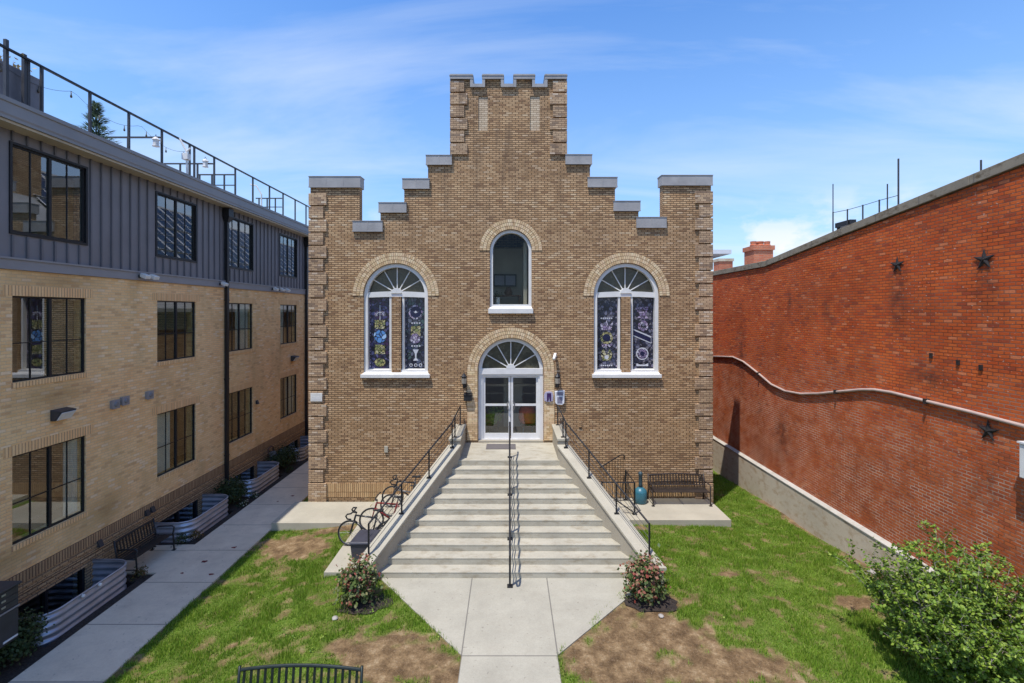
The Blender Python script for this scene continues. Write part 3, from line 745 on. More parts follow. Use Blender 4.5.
# big two-light windows
def circ(cx, cz, r, n=20): return arc(cx, cz, r, 0, 2*PI*(n-1)/n, n-1)
def lites(u0, u1, v0, v1, style, parent):
    """one leaded light: field, border beads and medallions"""
    field = {0:'sg_violet', 1:'sg_slate', 2:'sg_dark', 3:'sg_dark'}[style]
    mats = [M[field], M['sg_white'], M['sg_warm'], M['sg_blue'], M['sg_pink'], M['sg_navy'], M['lead']]
    b = MB(); x0, x1, z0, z1 = fx(u0), fx(u1), fz(v1), fz(v0); cx = (x0+x1)/2; wd = x1-x0
    gy = FY + .25
    b.box(x0-.02, x1+.02, gy, gy+.02, z0-.02, z1+.05, 0)
    y0 = gy - .004
    def rect(a, c, d, e, m): b.box(a, c, y0, gy, d, e, m)
    def disc(px, pz, r, m, y=y0, sq=1): b.plate([[(px + (qx-px)*sq, qz) for qx, qz in circ(px, pz, r)]], y, gy, 'y', m)
    n = int((z1-z0)/.1)
    for k in range(n):
        zz = z0 + (k+.5)*(z1-z0)/n
        for xx in (x0+.028, x1-.028): rect(xx-.014, xx+.014, zz-.03, zz+.03, 4 if k % 2 == 0 else (4 if style == 0 else 5))
    for xx in (x0+.055, x1-.055): rect(xx-.006, xx+.006, z0, z1, 6)
    H = z1 - z0
    if style == 0:
        for k in (0, 1, 2):
            rr = .17 - k*.045; b.plate([arc(cx, z0+H*.74, rr+.02, 0, PI, 14) + list(reversed(arc(cx, z0+H*.74, rr, 0, PI, 14)))], y0-.002*k, gy, 'y', 1 if k == 1 else 4)
        rect(cx-.012, cx+.012, z0+H*.6, z0+H*.9, 1)
        rect(cx-.19, cx+.19, z0+H*.56, z0+H*.685, 2); rect(cx-.19, cx+.19, z0+H*.195, z0+H*.33, 2); rect(cx-.19, cx-.175, z0+H*.195, z0+H*.685, 6); rect(cx+.175, cx+.19, z0+H*.195, z0+H*.685, 6)
        disc(cx, z0+H*.45, .235, 6, y0-.002); disc(cx, z0+H*.45, .215, 3, y0-.005); rect(cx-.12, cx+.14, z0+H*.45, z0+H*.46, 1)
        disc(cx, z0+H*.075, .16, 6, y0-.002, 1.3); disc(cx, z0+H*.075, .135, 2, y0-.005, 1.35)
    elif style == 1:
        disc(cx, z0+H*.8, .24, 4, y0-.002); disc(cx, z0+H*.8, .19, 5, y0-.005)
        b.plate([[(cx-.1, z0+H*.8+.02),(cx, z0+H*.8-.04),(cx+.1, z0+H*.8+.02),(cx+.05, z0+H*.8+.0),(cx, z0+H*.8+.05),(cx-.05, z0+H*.8)]], y0-.008, gy, 'y', 1)
        for f in (.64, .31):
            for k in range(4): rect(cx-.15+k*.085, cx-.10+k*.085, z0+H*f-.02, z0+H*f+.025, 1)
        rect(cx-.16, cx+.16, z0+H*.45, z0+H*.6, 2); disc(cx-.02, z0+H*.42, .17, 4, y0-.003)
        b.plate([[(cx-.1,z0+H*.26),(cx+.1,z0+H*.26),(cx+.03,z0+H*.2),(cx+.02,z0+H*.14),(cx+.09,z0+H*.1),(cx-.09,z0+H*.1),(cx-.02,z0+H*.14),(cx-.03,z0+H*.2)]], y0-.003, gy, 'y', 1)
        for k in range(3): disc(cx-.16+k*.16, z0+H*.035, .055, 1); disc(cx-.16+k*.16, z0+H*.035, .034, 6, y0-.004)
    elif style == 2:
        for f in (.71, .03):
            for k in range(6): rect(cx-.2+k*.07, cx-.155+k*.07, z0+H*f-.02, z0+H*f+.022, 1)
        b.plate([[(cx-.23,z0+H*.66),(cx-.06,z0+H*.6),(cx,z0+H*.69),(cx+.06,z0+H*.6),(cx+.23,z0+H*.66),(cx+.16,z0+H*.54),(cx-.16,z0+H*.54)]], y0-.002, gy, 'y', 4)
        disc(cx, z0+H*.43, .21, 2, y0-.003); disc(cx, z0+H*.43, .13, 5, y0-.006)
        b.plate([[(cx-.21,z0+H*.34),(cx+.21,z0+H*.34),(cx+.12,z0+H*.29),(cx-.12,z0+H*.29)]], y0-.002, gy, 'y', 4)
        b.plate([[(cx-.2,z0+H*.2),(cx-.1,z0+H*.27),(cx,z0+H*.18),(cx+.1,z0+H*.27),(cx+.2,z0+H*.2),(cx+.13,z0+H*.1),(cx-.13,z0+H*.1)]], y0-.002, gy, 'y', 2)
        disc(cx, z0+H*.15, .07, 1, y0-.005)
    else:
        b.plate([[(cx-.23,z0+H*.86),(cx+.23,z0+H*.88),(cx+.12,z0+H*.77),(cx+.2,z0+H*.71),(cx-.18,z0+H*.7),(cx-.1,z0+H*.77)]], y0-.002, gy, 'y', 4)
        disc(cx+.03, z0+H*.6, .19, 4, y0-.001, .9); disc(cx+.03, z0+H*.6, .09, 0, y0-.003)
        b.plate([[(x0+.045,z0+H*.56),(x0+.045,z0+H*.455),(x1-.05,z0+H*.345),(x1-.05,z0+H*.45)]], y0-.0045, gy, 'y', 1)
        b.plate([[(x0+.05,z0+H*.54),(x0+.05,z0+H*.47),(x1-.06,z0+H*.36),(x1-.06,z0+H*.43)]], y0-.006, gy, 'y', 5)
        disc(cx, z0+H*.2, .21, 1, y0-.002); disc(cx, z0+H*.2, .175, 4, y0-.005); disc(cx, z0+H*.2, .08, 5, y0-.007)
        b.plate([[(cx-.2,z0+.05),(cx+.2,z0+.05),(cx+.2,z0+.14),(cx+.08,z0+.1),(cx-.08,z0+.1),(cx-.2,z0+.14)]], y0-.003, gy, 'y', 1)
    for f in (.25, .5, .75): rect(x0, x1, z0+H*f-.008, z0+H*f+.008, 6)
    return b.build('stained_glass', mats, parent)
def two_light(cx, mirror, styles, label):
    c = lambda u: cx + (u - 395.8)*(-1 if mirror else 1)
    r = 32.2 if not mirror else 32.6
    fr = MB()
    # outer frame ring
    fr.plate([arch_loop(cx, r-.1, 295.7, 374.4), arch_loop(cx, r-3.6, 295.7, 370)], FY + .06, FY + .34)
    # transom bar with boss, slightly arched
    top = [(fx(c(u)), fz(292.4 - 1.2*math.sin(PI*(u-365)/61))) for u in np.linspace(365, 426.5, 15)]
    bot = [(fx(c(u)), fz(297.6 - .9*math.sin(PI*(u-365)/61))) for u in np.linspace(426.5, 365, 15)]
    fr.plate([top + bot], FY + .1, FY + .32)
    fr.plate([arc(fx(cx), fz(293.2), 5.4/30, 0, PI, 16)], FY + .07, FY + .3)
    # inner jambs beside the brick pier
    for u in (389.6, 402.4): fr.box(fx(c(u))-.035, fx(c(u))+.035, FY + .12, FY + .3, fz(372), fz(297))
    for k in range(1, 6):                       # sun-ray muntins
        a = PI*k/6
        ca = math.cos(a); sa = math.sin(a); x0, z0 = fx(cx), fz(293.2)
        fr.bar((x0 + .16*ca, FY+.22, z0 + .16*sa), (x0 + (r-2.6)/30*ca, FY+.22, z0+(r-2.6)/30*sa), .03, .045, 0, (0,1,0))
    W = fr.build('arched_window', M['white'], church)
    W['label'] = label
    g_ = MB(); g_.plate([arch_loop(cx, r-3.5, 295.7, 296)], FY + .25, FY + .262); g_.build('fanlight', M['fanglass'], W)
    p = MB(); p.box(fx(c(391.6)), fx(c(400.6)), FY + .02, FY + .3, fz(372.6), fz(297.2)); p.build('brick_pier', M['church'], W)
    s = MB(); s.box(fx(cx-34.6), fx(cx+34.4), FY - .11, FY + .3, fz(377.6), fz(374)); 
    s.hexa([(fx(cx-33),FY-.06,fz(374.05)),(fx(cx+33),FY-.06,fz(374.05)),(fx(cx+33),FY+.3,fz(374.05)),(fx(cx-33),FY+.3,fz(374.05)),(fx(cx-33),FY-.05,fz(373.4)),(fx(cx+33),FY-.05,fz(373.4)),(fx(cx+33),FY+.3,fz(369)),(fx(cx-33),FY+.3,fz(369))])
    s.build('sill', M['white'], W, bevel=.01)
    a0, a1 = sorted((c(367.4), c(388.6))); b0, b1 = sorted((c(403.6), c(425)))
    lites(a0, a1, 298, 368.4, styles[0], W); lites(b0, b1, 298, 368.4, styles[1], W)
    bk = MB(); bk.box(fx(cx-r), fx(cx+r), FY+.36, FY+.39, fz(375), fz(262)); bk.build('backing', M['charcoal'], W)
two_light(395.8, False, (0, 1), 'window with violet stained glass and a blue medallion')
two_light(626.5, True, (3, 2), 'window with dark stained glass and a diagonal navy band')

# upper window
fr = MB(); fr.plate([arch_loop(510.8, 20.8, 250.5, 308.5), arch_loop(510.8, 18.0, 250.5, 304.5)], FY + .07, FY + .34)
W = fr.build('arched_window', M['white'], church); W['label'] = 'single clear arched window above the door'
g_ = MB(); g_.plate([arch_loop(510.8, 18.1, 250.5, 304.6)], FY + .22, FY + .23); g_.build('pane', M['upglass'], W)
s = MB(); s.box(fx(488.4), fx(533), FY - .11, FY + .3, fz(313.5), fz(308.6)); s.hexa([(fx(489.5),FY-.07,fz(308.6)),(fx(532),FY-.07,fz(308.6)),(fx(532),FY+.3,fz(308.6)),(fx(489.5),FY+.3,fz(308.6)),(fx(489.5),FY-.06,fz(308)),(fx(532),FY-.06,fz(308)),(fx(532),FY+.3,fz(304)),(fx(489.5),FY+.3,fz(304))])
s.build('sill', M['white'], W, bevel=.01)

# doors
fr = MB()
fr.plate([arch_loop(510.8, 32.7, 371, 440.7), arch_loop(510.8, 29.2, 371, 440.0)], FY + .12, FY + .36)
fr.box(fx(478.5), fx(543), FY + .1, FY + .34, fz(374.6), fz(369.0)); fr.box(fx(481), fx(540.6), FY + .14, FY + .32, fz(376.6), fz(374.6))
fr.box(fx(480.6), fx(483), FY + .15, FY + .3, fz(440.5), fz(376)); fr.box(fx(538.4), fx(540.8), FY + .15, FY + .3, fz(440.5), fz(376))
fr.plate([arc(fx(510.8), fz(369.2), 4.6/30, 0, PI, 14)], FY + .1, FY + .3)
for k in range(1, 6):
    a = PI*k/6; ca = math.cos(a); sa = math.sin(a); x0, z0 = fx(510.8), fz(369.4)
    fr.bar((x0+.13*ca, FY+.22, z0+.13*sa), (x0+29.6/30*ca, FY+.22, z0+29.6/30*sa), .03, .04, 0, (0,1,0))
D = fr.build('entrance_door', M['alu'], church)
g_ = MB(); g_.plate([arch_loop(510.8, 29.3, 371, 371.2)], FY + .25, FY + .262); g_.build('fanlight', M['fanglass'], D)
for s, (ua, ub) in ((-1, (483, 510.5)), (1, (511.1, 538.4))):
    lf = MB()
    hole = lambda v0, v1: [P(ua+2, v1), P(ua+2, v0), P(ub-2, v0), P(ub-2, v1)]
    lf.plate([[P(ua,439.8),P(ua,376.7),P(ub,376.7),P(ub,439.8)], hole(378.4,404.9), hole(407,434.6)], FY + .19, FY + .245)
    lf.build('door_leaf', M['alu'], D)
    gg = MB(); gg.box(fx(ua+1.8), fx(ub-1.8), FY+.212, FY+.222, fz(435), fz(378.2)); gg.build('glass', M['doorglass'], D)
    hd = MB(); ux = fx(511 + s*2.2); hd.tube([(ux, FY+.19, fz(402)), (ux+s*.0, FY+.12, fz(402)), (ux+s*.05, FY+.11, fz(404)), (ux+s*.05, FY+.11, fz(409)), (ux, FY+.12, fz(411)), (ux, FY+.19, fz(411))], .016, 8); hd.build('handle', M['steel'], D)
th = MB(); th.box(fx(478.5), fx(543.2), FY - .02, FY + .34, 1.655, fz(440.6)); th.build('threshold', M['cheek'], D)

# room behind the door and the upper window (floor, walls)
rm = MB()
rm.box(-5.9, 5.9, FY+.42, 23, 1.5, 1.66, 1); rm.box(-5.9, 5.9, 22.8, 23, 1.66, 8.4); rm.box(-5.9, 5.9, FY+.42, 22.8, 4.9, 5.1); rm.box(-3.2, -3.0, FY+.42, 22.8, 1.66, 4.9); rm.box(2.4, 2.6, FY+.42, 22.8, 1.66, 4.9)
rm.box(-2.9, 2.3, 17.6, 17.7, 3.28, 3.36); rm.box(-2.9, 2.3, 18.4, 18.5, 2.85, 2.9); rm.box(-.2, .5, 18.0, 18.05, 1.7, 3.9); rm.box(-1.6, 1.9, 18.1, 18.2, 5.1, 8.4); rm.box(.5, .62, FY+.6, 18.0, 5.1, 8.4)  # the two long pale bars are added to imitate reflections across the door glass
rm.build('interior', [M['room'], M['roomfloor']], church)
# things seen through the glass, the tree imitating a reflection
t = empty('picture_frame', 'dark framed picture panel seen through the upper arched window', 'picture', None, (-.05, 18.0, 6.9))
b = MB(); b.plate([[(-.58,6.95),(-.58,7.42),(.28,7.42),(.28,6.95)], [(-.53,7.0),(-.53,7.37),(-.17,7.37),(-.17,7.0)], [(-.13,7.0),(-.13,7.37),(.23,7.37),(.23,7.0)]], 17.95, 18.0); b.build('frame', M['black'], t)
b = MB(); b.box(-.56, .26, 18.01, 18.02, 6.97, 7.40); b.build('panel', M['lilac'], t)
t = empty('side_table', 'wooden shelf table seen through the upper arched window', 'table', None, (-.1, 17.2, 5.1))
b = MB(); b.box(-.62, .42, 17.0, 17.4, 6.55, 6.61); b.build('top', M['leather'], t)
for xx in (-.58, .34):
    b = MB(); b.box(xx, xx+.05, 17.05, 17.35, 5.1, 6.55); b.build('leg', M['leather'], t)
b = MB(); b.lathe((-.02, 17.2, 6.612), [(.12,0),(.16,.08),(.1,.22),(.07,.27)], 16); tag(b.build('vase', M['leather'], None, True), 'brown vase on the shelf table inside the upper arched window', 'vase')
t = empty('potted_plant', 'small plant in a white pot on the upper arched window ledge', 'plant', None, (-.42, 16.55, 5.95))
b = MB(); b.box(-.44, -.32, 16.48, 16.6, 6.24, 6.5); b.build('pot', M['white'], t, bevel=.01)
b = MB()
random.seed(5)
for k in range(60): leaf_mesh(b, (-.40+random.gauss(0,.07), 16.55+random.gauss(0,.06), 6.6+random.gauss(0,.06)), .07, (random.uniform(-1,1), random.uniform(-1,1), 1))
b.build('leaves', M['leaf_dk'], t, recalc=False)
b = MB(); b.box(-.9, .8, 16.42, 16.75, 6.15, 6.238); tag(b.build('window_shelf', M['room']), 'plain ledge board inside the upper arched window', 'shelf')
t = empty('tree_reflection', 'leafy green potted tree added behind the left door glass to imitate a reflected tree', 'potted tree', None, (-.52, 16.95, 1.66))  # added tree, stands in for the reflection of one outside in the door glass
b = MB(); b.lathe((-.52, 16.95, 1.66), [(.13,0),(.17,.28),(.15,.28)], 16); b.build('pot', M['charcoal'], t)
b = MB(); b.tube([(-.52,16.95,1.9),(-.5,16.93,2.3),(-.52,16.95,2.5)], .02, 6); b.build('trunk', M['bark_dk'], t)
b = MB()
for k in range(420):
    u = Vector((random.gauss(0,1), random.gauss(0,1), random.gauss(0,1))).normalized()*random.random()**.4
    leaf_mesh(b, (-.5+u.x*.32+u.z*.08, 16.93+u.y*.28, 2.42+u.z*.4), .09, (u.x, u.y-.5, u.z+.6))
b.build('crown', M['leaf'], t, recalc=False)
t = empty('orange_armchair', 'round orange armchair standing behind the right door glass', 'armchair', None, (.68, 16.95, 1.66))
b = MB(); b.lathe((.66, 16.95, 2.1), [(.26,0),(.31,.08),(.33,.2),(.31,.42),(.24,.58),(.1,.62)], 20); b.build('shell', M['orange'], t, True)
b = MB(); b.lathe((.66, 16.95, 1.98), [(.22,0),(.27,.05),(.27,.115)], 20); b.build('cushion', M['leather'], t, True)
for a in (.8, 2.3, 3.9, 5.5):
    b = MB(); b.tube([(.66+.18*math.cos(a), 16.95+.18*math.sin(a), 1.99), (.66+.26*math.cos(a), 16.95+.26*math.sin(a), 1.66)], .018, 6); b.build('leg', M['teal'], t)

# ------------------------------------------------------------------ steps
stairs = empty('entrance_steps', 'wide flight of eleven pale concrete steps up to the church door', 'steps', None, (0, 10.8, 0))
def half(yv): return 2.95 - .4482*(yv - 10.8)
R_, T_ = .15, .328
b = MB()
for k in range(11):
    y0 = 10.8 + k*T_; y1 = 10.8 + (k+1)*T_ if k < 10 else FY - .003
    za = k*R_ - (.3 if k == 0 else .12); zb = (k+1)*R_
    w0 = half(y0) + .05; w1 = half(min(y1, 14.1)) + .05
    if k == 10: b.hexa([(-w0,y0,za),(w0,y0,za),(w0+.05,FY-.003,za),(-w0-.05,FY-.003,za),(-w0,y0,zb),(w0,y0,zb),(w0+.05,FY-.003,zb),(-w0-.05,FY-.003,zb)])
    else:
        nose = .004
        b.hexa([(-w0,y0,za),(w0,y0,za),(w0,y1+.05,za),(-w0,y1+.05,za),(-w0,y0,zb-.035),(w0,y0,zb-.035),(w0,y1+.05,zb-.035),(-w0,y1+.05,zb-.035)])
        b.hexa([(-w0,y0-nose,zb-.035),(w0,y0-nose,zb-.035),(w0,y1-.004,zb-.035),(-w0,y1-.004,zb-.035),(-w0,y0-nose,zb),(w0,y0-nose,zb),(w0,y1-.004,zb),(-w0,y1-.004,zb)])
b.build('flight', M['step'], stairs, bevel=.008)
def capz(yv): return .56 + .457*(yv - 10.8)
for s in (-1, 1):
    b = MB(); cp = MB()
    Y0, Y1, TH = 10.5, 14.15, .3
    def q(yv, off, z): return (s*(half(yv) + off), yv, z)
    b.hexa([q(Y0,0,-.4), q(Y0,TH,-.4), q(Y1,TH,-.4), q(Y1,0,-.4), q(Y0,0,capz(Y0)-.07), q(Y0,TH,capz(Y0)-.07), q(Y1,TH,capz(Y1)-.07), q(Y1,0,capz(Y1)-.07)])
    cp.hexa([q(Y0-.04,-.04,capz(Y0)-.07), q(Y0-.04,TH+.04,capz(Y0)-.07), q(Y1,TH+.04,capz(Y1)-.07), q(Y1,-.04,capz(Y1)-.07), q(Y0-.04,-.04,capz(Y0)), q(Y0-.04,TH+.04,capz(Y0)), q(Y1,TH+.04,capz(Y1)), q(Y1,-.04,capz(Y1))])
    xa, xb = s*half(Y1), s*(half(Y1) + TH)
    b.box(xa, xb, Y1, FY-.004, -.4, 2.2); cp.box(xa - s*.03, xb + s*.03, Y1 - .03, FY-.004, 2.2, 2.27)
    w_ = b.build('cheek_wall', M['cheek'], stairs, bevel=.01)
    cp.build('cap', M['pad'], w_, bevel=.01)

# ------------------------------------------------------------------ railings on the steps
def stair_rail(s, name, label):
    t = empty(name, label, 'railing', None, (s*2.6, 12, 0))
    pts = []
    for yv in (10.75, 11.85, 12.95, 14.05):
        p0 = Vector((s*(half(yv) + .17), yv, capz(yv))); p1 = p0 + Vector((0,0,.72)); pts.append((p0, p1))
    p0 = Vector((s*(half(14.15)+.16), 15.85, 2.27)); pts.append((p0, p0 + Vector((0,0,.62))))
    pm = Vector((s*(half(14.15)+.16), 14.3, 2.27)); pts.insert(4, (pm, pm + Vector((0,0,.62))))
    for p0, p1 in pts:
        b = MB(); b.bar(p0, p1, .035, .035, 0, (0,1,0)); b.box(p0.x-.06, p0.x+.06, p0.y-.06, p0.y+.06, p0.z-.03, p0.z+.012); b.build('post', M['black'], t)
    b = MB(); b.tube([p1 for p0, p1 in pts], .022, 8); b.build('handrail', M['black'], t)
    for f in (.2, .38, .56, .76):
        b = MB(); b.tube([p0.lerp(p1, f) for p0, p1 in pts], .006, 5); b.build('cable', M['charcoal'], t)
stair_rail(-1, 'stair_railing', 'black cable railing on the stair wall beside the bicycles')
stair_rail(1, 'stair_railing', 'black cable railing on the stair wall beside the teal ash receptacle')
t = empty('center_handrail', 'black metal handrail running up the middle of the concrete steps', 'handrail', None, (.02, 12.3, 0))
pts = []
for yv in (10.47, 11.72, 12.98, 14.35):
    zb = 0.012 if yv < 10.8 else min(11, math.floor((yv-10.8)/T_)+1)*R_
    pts.append((Vector((.02, yv, zb)), Vector((.02, yv, .9 + max(0, (yv-10.6)*.457)))))
for p0, p1 in pts:
    b = MB(); b.bar(p0, p1, .045, .045, 0, (0,1,0)); b.box(.02-.06, .02+.06, p0.y-.06, p0.y+.06, p0.z, p0.z+.025); b.build('post', M['black'], t)
b = MB(); e0, e1 = pts[0][1], pts[-1][1]
b.tube([e0 + Vector((0,-.02,-.35)), e0 + Vector((0,-.2,-.25)), e0 + Vector((0,-.22,-.1)), e0 + Vector((0,-.1,-.02)), e0, e1, e1 + Vector((0,.3,.02))], .024, 8); b.build('rail', M['black'], t)
for f in (.3, .55):
    b = MB(); b.tube([p0.lerp(p1, f) for p0, p1 in pts], .012, 6); b.build('mid_rail', M['black'], t)
b = MB(); b.box(fx(487), fx(516)-.02, 15.2, 15.78, 1.652, 1.668); tag(b.build('door_mat', M['matgrey'], bevel=.004), 'grey rectangular door mat on the top landing in front of the doors', 'door mat')

# guard rail of the little side area right of the steps
t = empty('guard_railing', 'black picket guard rail with a gate post standing on the patio right of the steps', 'railing', None, (3.4, 14.7, -.2))
for px_, py_, h in ((3.85,14.72,.98),(2.85,14.72,1.0),(3.85,15.85,.98)):
    b = MB(); b.bar((px_,py_,-.2), (px_,py_,-.2+h), .045, .045, 0, (0,1,0)); b.box(px_-.07, px_+.07, py_-.07, py_+.07, -.2, -.185); b.build('post', M['black'], t)
for z in (.77, .02, .22, .42):
    b = MB(); b.tube([(2.85,14.72,z),(3.85,14.72,z),(3.85,15.85,z)], .018 if z > .7 else .009, 6); b.build('rail', M['black'], t)
b = MB(); b.tube([(2.9,15.3,1.05),(3.1,15.4,1.12),(3.65,15.75,1.3),(3.78,15.8,1.3),(3.8,15.8,1.15)], .02, 8); b.build('handrail', M['black'], t)
b = MB(); b.tube([(2.7,14.9,.62),(3.3,14.8,.2),(3.85,14.75,-.17)], .02, 8); b.build('brace', M['black'], t)
b = MB()
for k in range(9): b.bar((2.95+.1*k,15.4+.045*k,-.19), (2.95+.1*k,15.4+.045*k,1.06+.022*k), .012, .012)
b.build('picket', M['black'], t)
b = MB(); b.tube([(2.98,10.85,gz(2.98,10.85)-.02),(2.98,10.85,.62)], .02, 8); 
tag(b.build('metal_post', M['black']), 'lone thin black post in the grass behind the right flowering shrub', 'post')

# ------------------------------------------------------------------ benches
def bench(name, label, loc, rz, width, arch=0.0, material='brown_metal', slats=18, group='metal slatted benches'):
    t = empty(name, label, 'bench', group, loc, rz)
    w2 = width/2
    # local: sitter faces -y; back at +y
    for s in (-1, 1):
        b = MB(); x = s*w2
        b.tube([(x,-.30,0),(x,-.28,.30),(x,-.27,.44),(x,-.30,.62),(x,-.24,.655),(x,.10,.64),(x,.17,.62)], .021, 7)
        b.tube([(x,.30,0),(x,.20,.42),(x,.27,.86)], .021, 7)
        b.tube([(x,-.28,.40),(x,.2,.40)], .018, 6); b.tube([(x,-.27,.14),(x,.28,.14)], .014, 6)
        b.box(x-.045, x+.045, -.34, -.26, 0, .015); b.box(x-.045, x+.045, .26, .34, 0, .015)
        local(b.build('leg', M[material], t, smooth=True))
    b = MB()
    for k in range(7):
        y = -.27 + k*.077; b.box(-w2, w2, y, y+.058, .425 - .02*math.sin(PI*k/6), .437 - .02*math.sin(PI*k/6))
    b.bar((0,-.28,.40), (0,.2,.40), .04, .02)
    local(b.build('seat', M[material], t))
    b = MB()
    top = lambda x: .80 + arch*(1 - (x/w2)**2)
    n = 16
    b.tube([(-w2 + 2*w2*k/n, .275 + .18*(top(-w2+2*w2*k/n)-.86)*.3, top(-w2 + 2*w2*k/n)) for k in range(n+1)], .024, 8)
    b.tube([(-w2,.215,.50),(w2,.215,.50)], .018, 8)
    for k in range(slats):
        x = -w2 + 2*w2*(k+.7)/(slats+.4); b.bar((x,.215,.50), (x,.27,top(x)), .036, .012, 0, (0,1,0))
    local(b.build('backrest', M[material], t))
    return t
bench('park_bench', 'dark brown slatted bench on the patio against the church wall', (5.52, 15.62, -.20), 0, 1.84, .05, 'brown_metal', 19)
bench('park_bench', 'black slatted bench between two corrugated window wells by the apartment wall', (-9.44, 12.45, -.488), PI/2, 1.30, .02, 'black', 13)
bench('park_bench', 'dark green bench on the front lawn with only its curved slatted back in view', (-3.03, 6.72, gz(-3.03,6.72)), PI*0 + .0, 1.78, .065, 'green_metal', 17)
C.objects[-1] if False else None

# ash receptacle
t = empty('ash_receptacle', 'teal bottle-shaped ash receptacle on the patio beside the brown bench', 'ash receptacle', None, (4.28, 15.3, -.2))
b = MB(); b.lathe((4.28,15.62,-.2), [(.17,0),(.20,.03),(.205,.34),(.19,.41),(.12,.47),(.07,.51)], 24); b.build('base', M['teal'], t, True)
b = MB(); b.lathe((4.28,15.62,.305), [(.07,0),(.062,.1),(.058,.38),(.07,.40),(.07,.46),(.03,.5)], 16); b.build('neck', M['teal_dk'], t, True)

# ------------------------------------------------------------------ bicycles
def bicycle(label, loc, rz, paint, drop=True):
    t = empty('bicycle', label, 'bicycle', 'bicycles parked by the stair wall', loc, rz)
    r = .335; wb = 1.0
    for xx in (0, wb):
        b = MB(); b.tube([(xx + (r-.015)*math.cos(2*PI*k/28), 0, r + (r-.015)*math.sin(2*PI*k/28)) for k in range(28)], .021, 6, closed=True)
        wobj = local(b.build('wheel', M['rubber'], t, True))
        b = MB(); b.tube([(xx + (r-.036)*math.cos(2*PI*k/28), 0, r + (r-.036)*math.sin(2*PI*k/28)) for k in range(28)], .010, 5, closed=True)
        b.lathe((xx,0,r), [(.022,-.03),(.022,.03)], 10, 0, 'y')
        for k in range(14):
            a = 2*PI*k/14; b.tube([(xx, (.02 if k % 2 else -.02), r), (xx+(r-.04)*math.cos(a), 0, r+(r-.04)*math.sin(a))], .0022, 4)
        ob = local(b.build('rim', M['steel'], wobj)); 
    bb = (.43,0,.29); st = (.30,0,.80); hd = (.86,0,.80); hb = (.90,0,.66)
    b = MB()
    for p, q, rr in ((bb,st,.022),((.31,0,.74),hd,.022),(bb,hb,.026),(hd,hb,.025)): b.tube([p,q], rr, 8)
    for s in (-1, 1):
        b.tube([bb,(0,s*.05,r)], .014, 6); b.tube([(.31,0,.74),(0,s*.05,r)], .013, 6); b.tube([hb,(.93,s*.05,.58),(1.0,s*.05,r)], .015, 6)
    local(b.build('frame', M[paint], t, True))
    b = MB(); b.tube([st,(.275,0,.92)], .014, 8)
    b.hexa([(.14,-.07,.92),(.14,.07,.92),(.40,.018,.93),(.40,-.018,.93),(.14,-.075,.965),(.14,.075,.965),(.41,.02,.95),(.41,-.02,.95)])
    local(b.build('saddle', M['rubber'], t, bevel=.008))
    b = MB(); b.tube([hd,(.84,0,.88),(.90,0,.92)], .014, 8)
    if drop:
        for s in (-1, 1): b.tube([(.90,0,.92),(.91,s*.19,.92),(1.0,s*.21,.91),(1.04,s*.21,.86),(1.0,s*.21,.79),(.9,s*.21,.78)], .02, 7)
    else: b.tube([(.80,-.3,.98),(.86,-.2,.95),(.90,0,.93),(.86,.2,.95),(.80,.3,.98)], .015, 7)
    local(b.build('handlebar', M['rubber'], t, True))
    b = MB(); b.lathe((.43,.05,.29), [(.09,0),(.09,.008)], 18, 0, 'y'); b.tube([(.43,.07,.29),(.52,.07,.15)], .012, 6); b.tube([(.43,-.07,.29),(.34,-.07,.43)], .012, 6)
    b.box(.48,.56,.07,.16,.14,.16); b.box(.30,.38,-.16,-.07,.42,.44)
    local(b.build('crank', M['steel'], t))
    return t
PADZ = -.075
bicycle('black road bicycle with drop bars, the nearest one beside the dark bin', (-3.12, 12.42, PADZ), PI*.985, 'bikeblack')
bicycle('red bicycle parked by the stair wall behind the metal bike hoop', (-2.80, 13.35, PADZ), PI*1.03, 'redpaint', False)
bicycle('grey bicycle parked behind the red bicycle by the stair wall', (-2.50, 14.15, PADZ), PI*.97, 'bikegrey', False)
bicycle('black bicycle parked closest to the church wall behind the other bicycles', (-2.62, 15.0, PADZ), PI*1.02, 'bikeblack')
for yv, lb in ((12.15, 'grey inverted U bike hoop nearest the dark bin'), (13.0, 'grey inverted U bike hoop beside the red bicycle')):
    b = MB(); xx = -half(yv) - .62
    b.tube([(xx-.22,yv+.1,PADZ)] + [(xx-.22*math.cos(a), yv+.1, .5+.22*math.sin(a)) for a in np.linspace(0, PI, 12)] + [(xx+.22,yv+.1,PADZ)], .028, 8)
    tag(b.build('bike_rack', M['black'], None, True), lb, 'bike rack', 'bike hoops by the stair wall')
t = empty('storage_bin', 'dark grey lidded bin standing beside the foot of the stair wall', 'bin', None, (-3.52, 12, PADZ))
b = MB(); b.hexa([(-3.80,11.62,PADZ),(-3.36,11.62,PADZ),(-3.32,12.2,PADZ),(-3.76,12.2,PADZ),(-3.84,11.58,.40),(-3.32,11.58,.40),(-3.28,12.25,.40),(-3.80,12.25,.40)]); b.build('body', M['bin'], t, bevel=.02)
b = MB(); b.hexa([(-3.87,11.55,.402),(-3.29,11.55,.402),(-3.25,12.28,.402),(-3.83,12.28,.402),(-3.84,11.58,.45),(-3.32,11.58,.45),(-3.28,12.25,.45),(-3.80,12.25,.45)]); b.build('lid', M['bin'], t, bevel=.012)

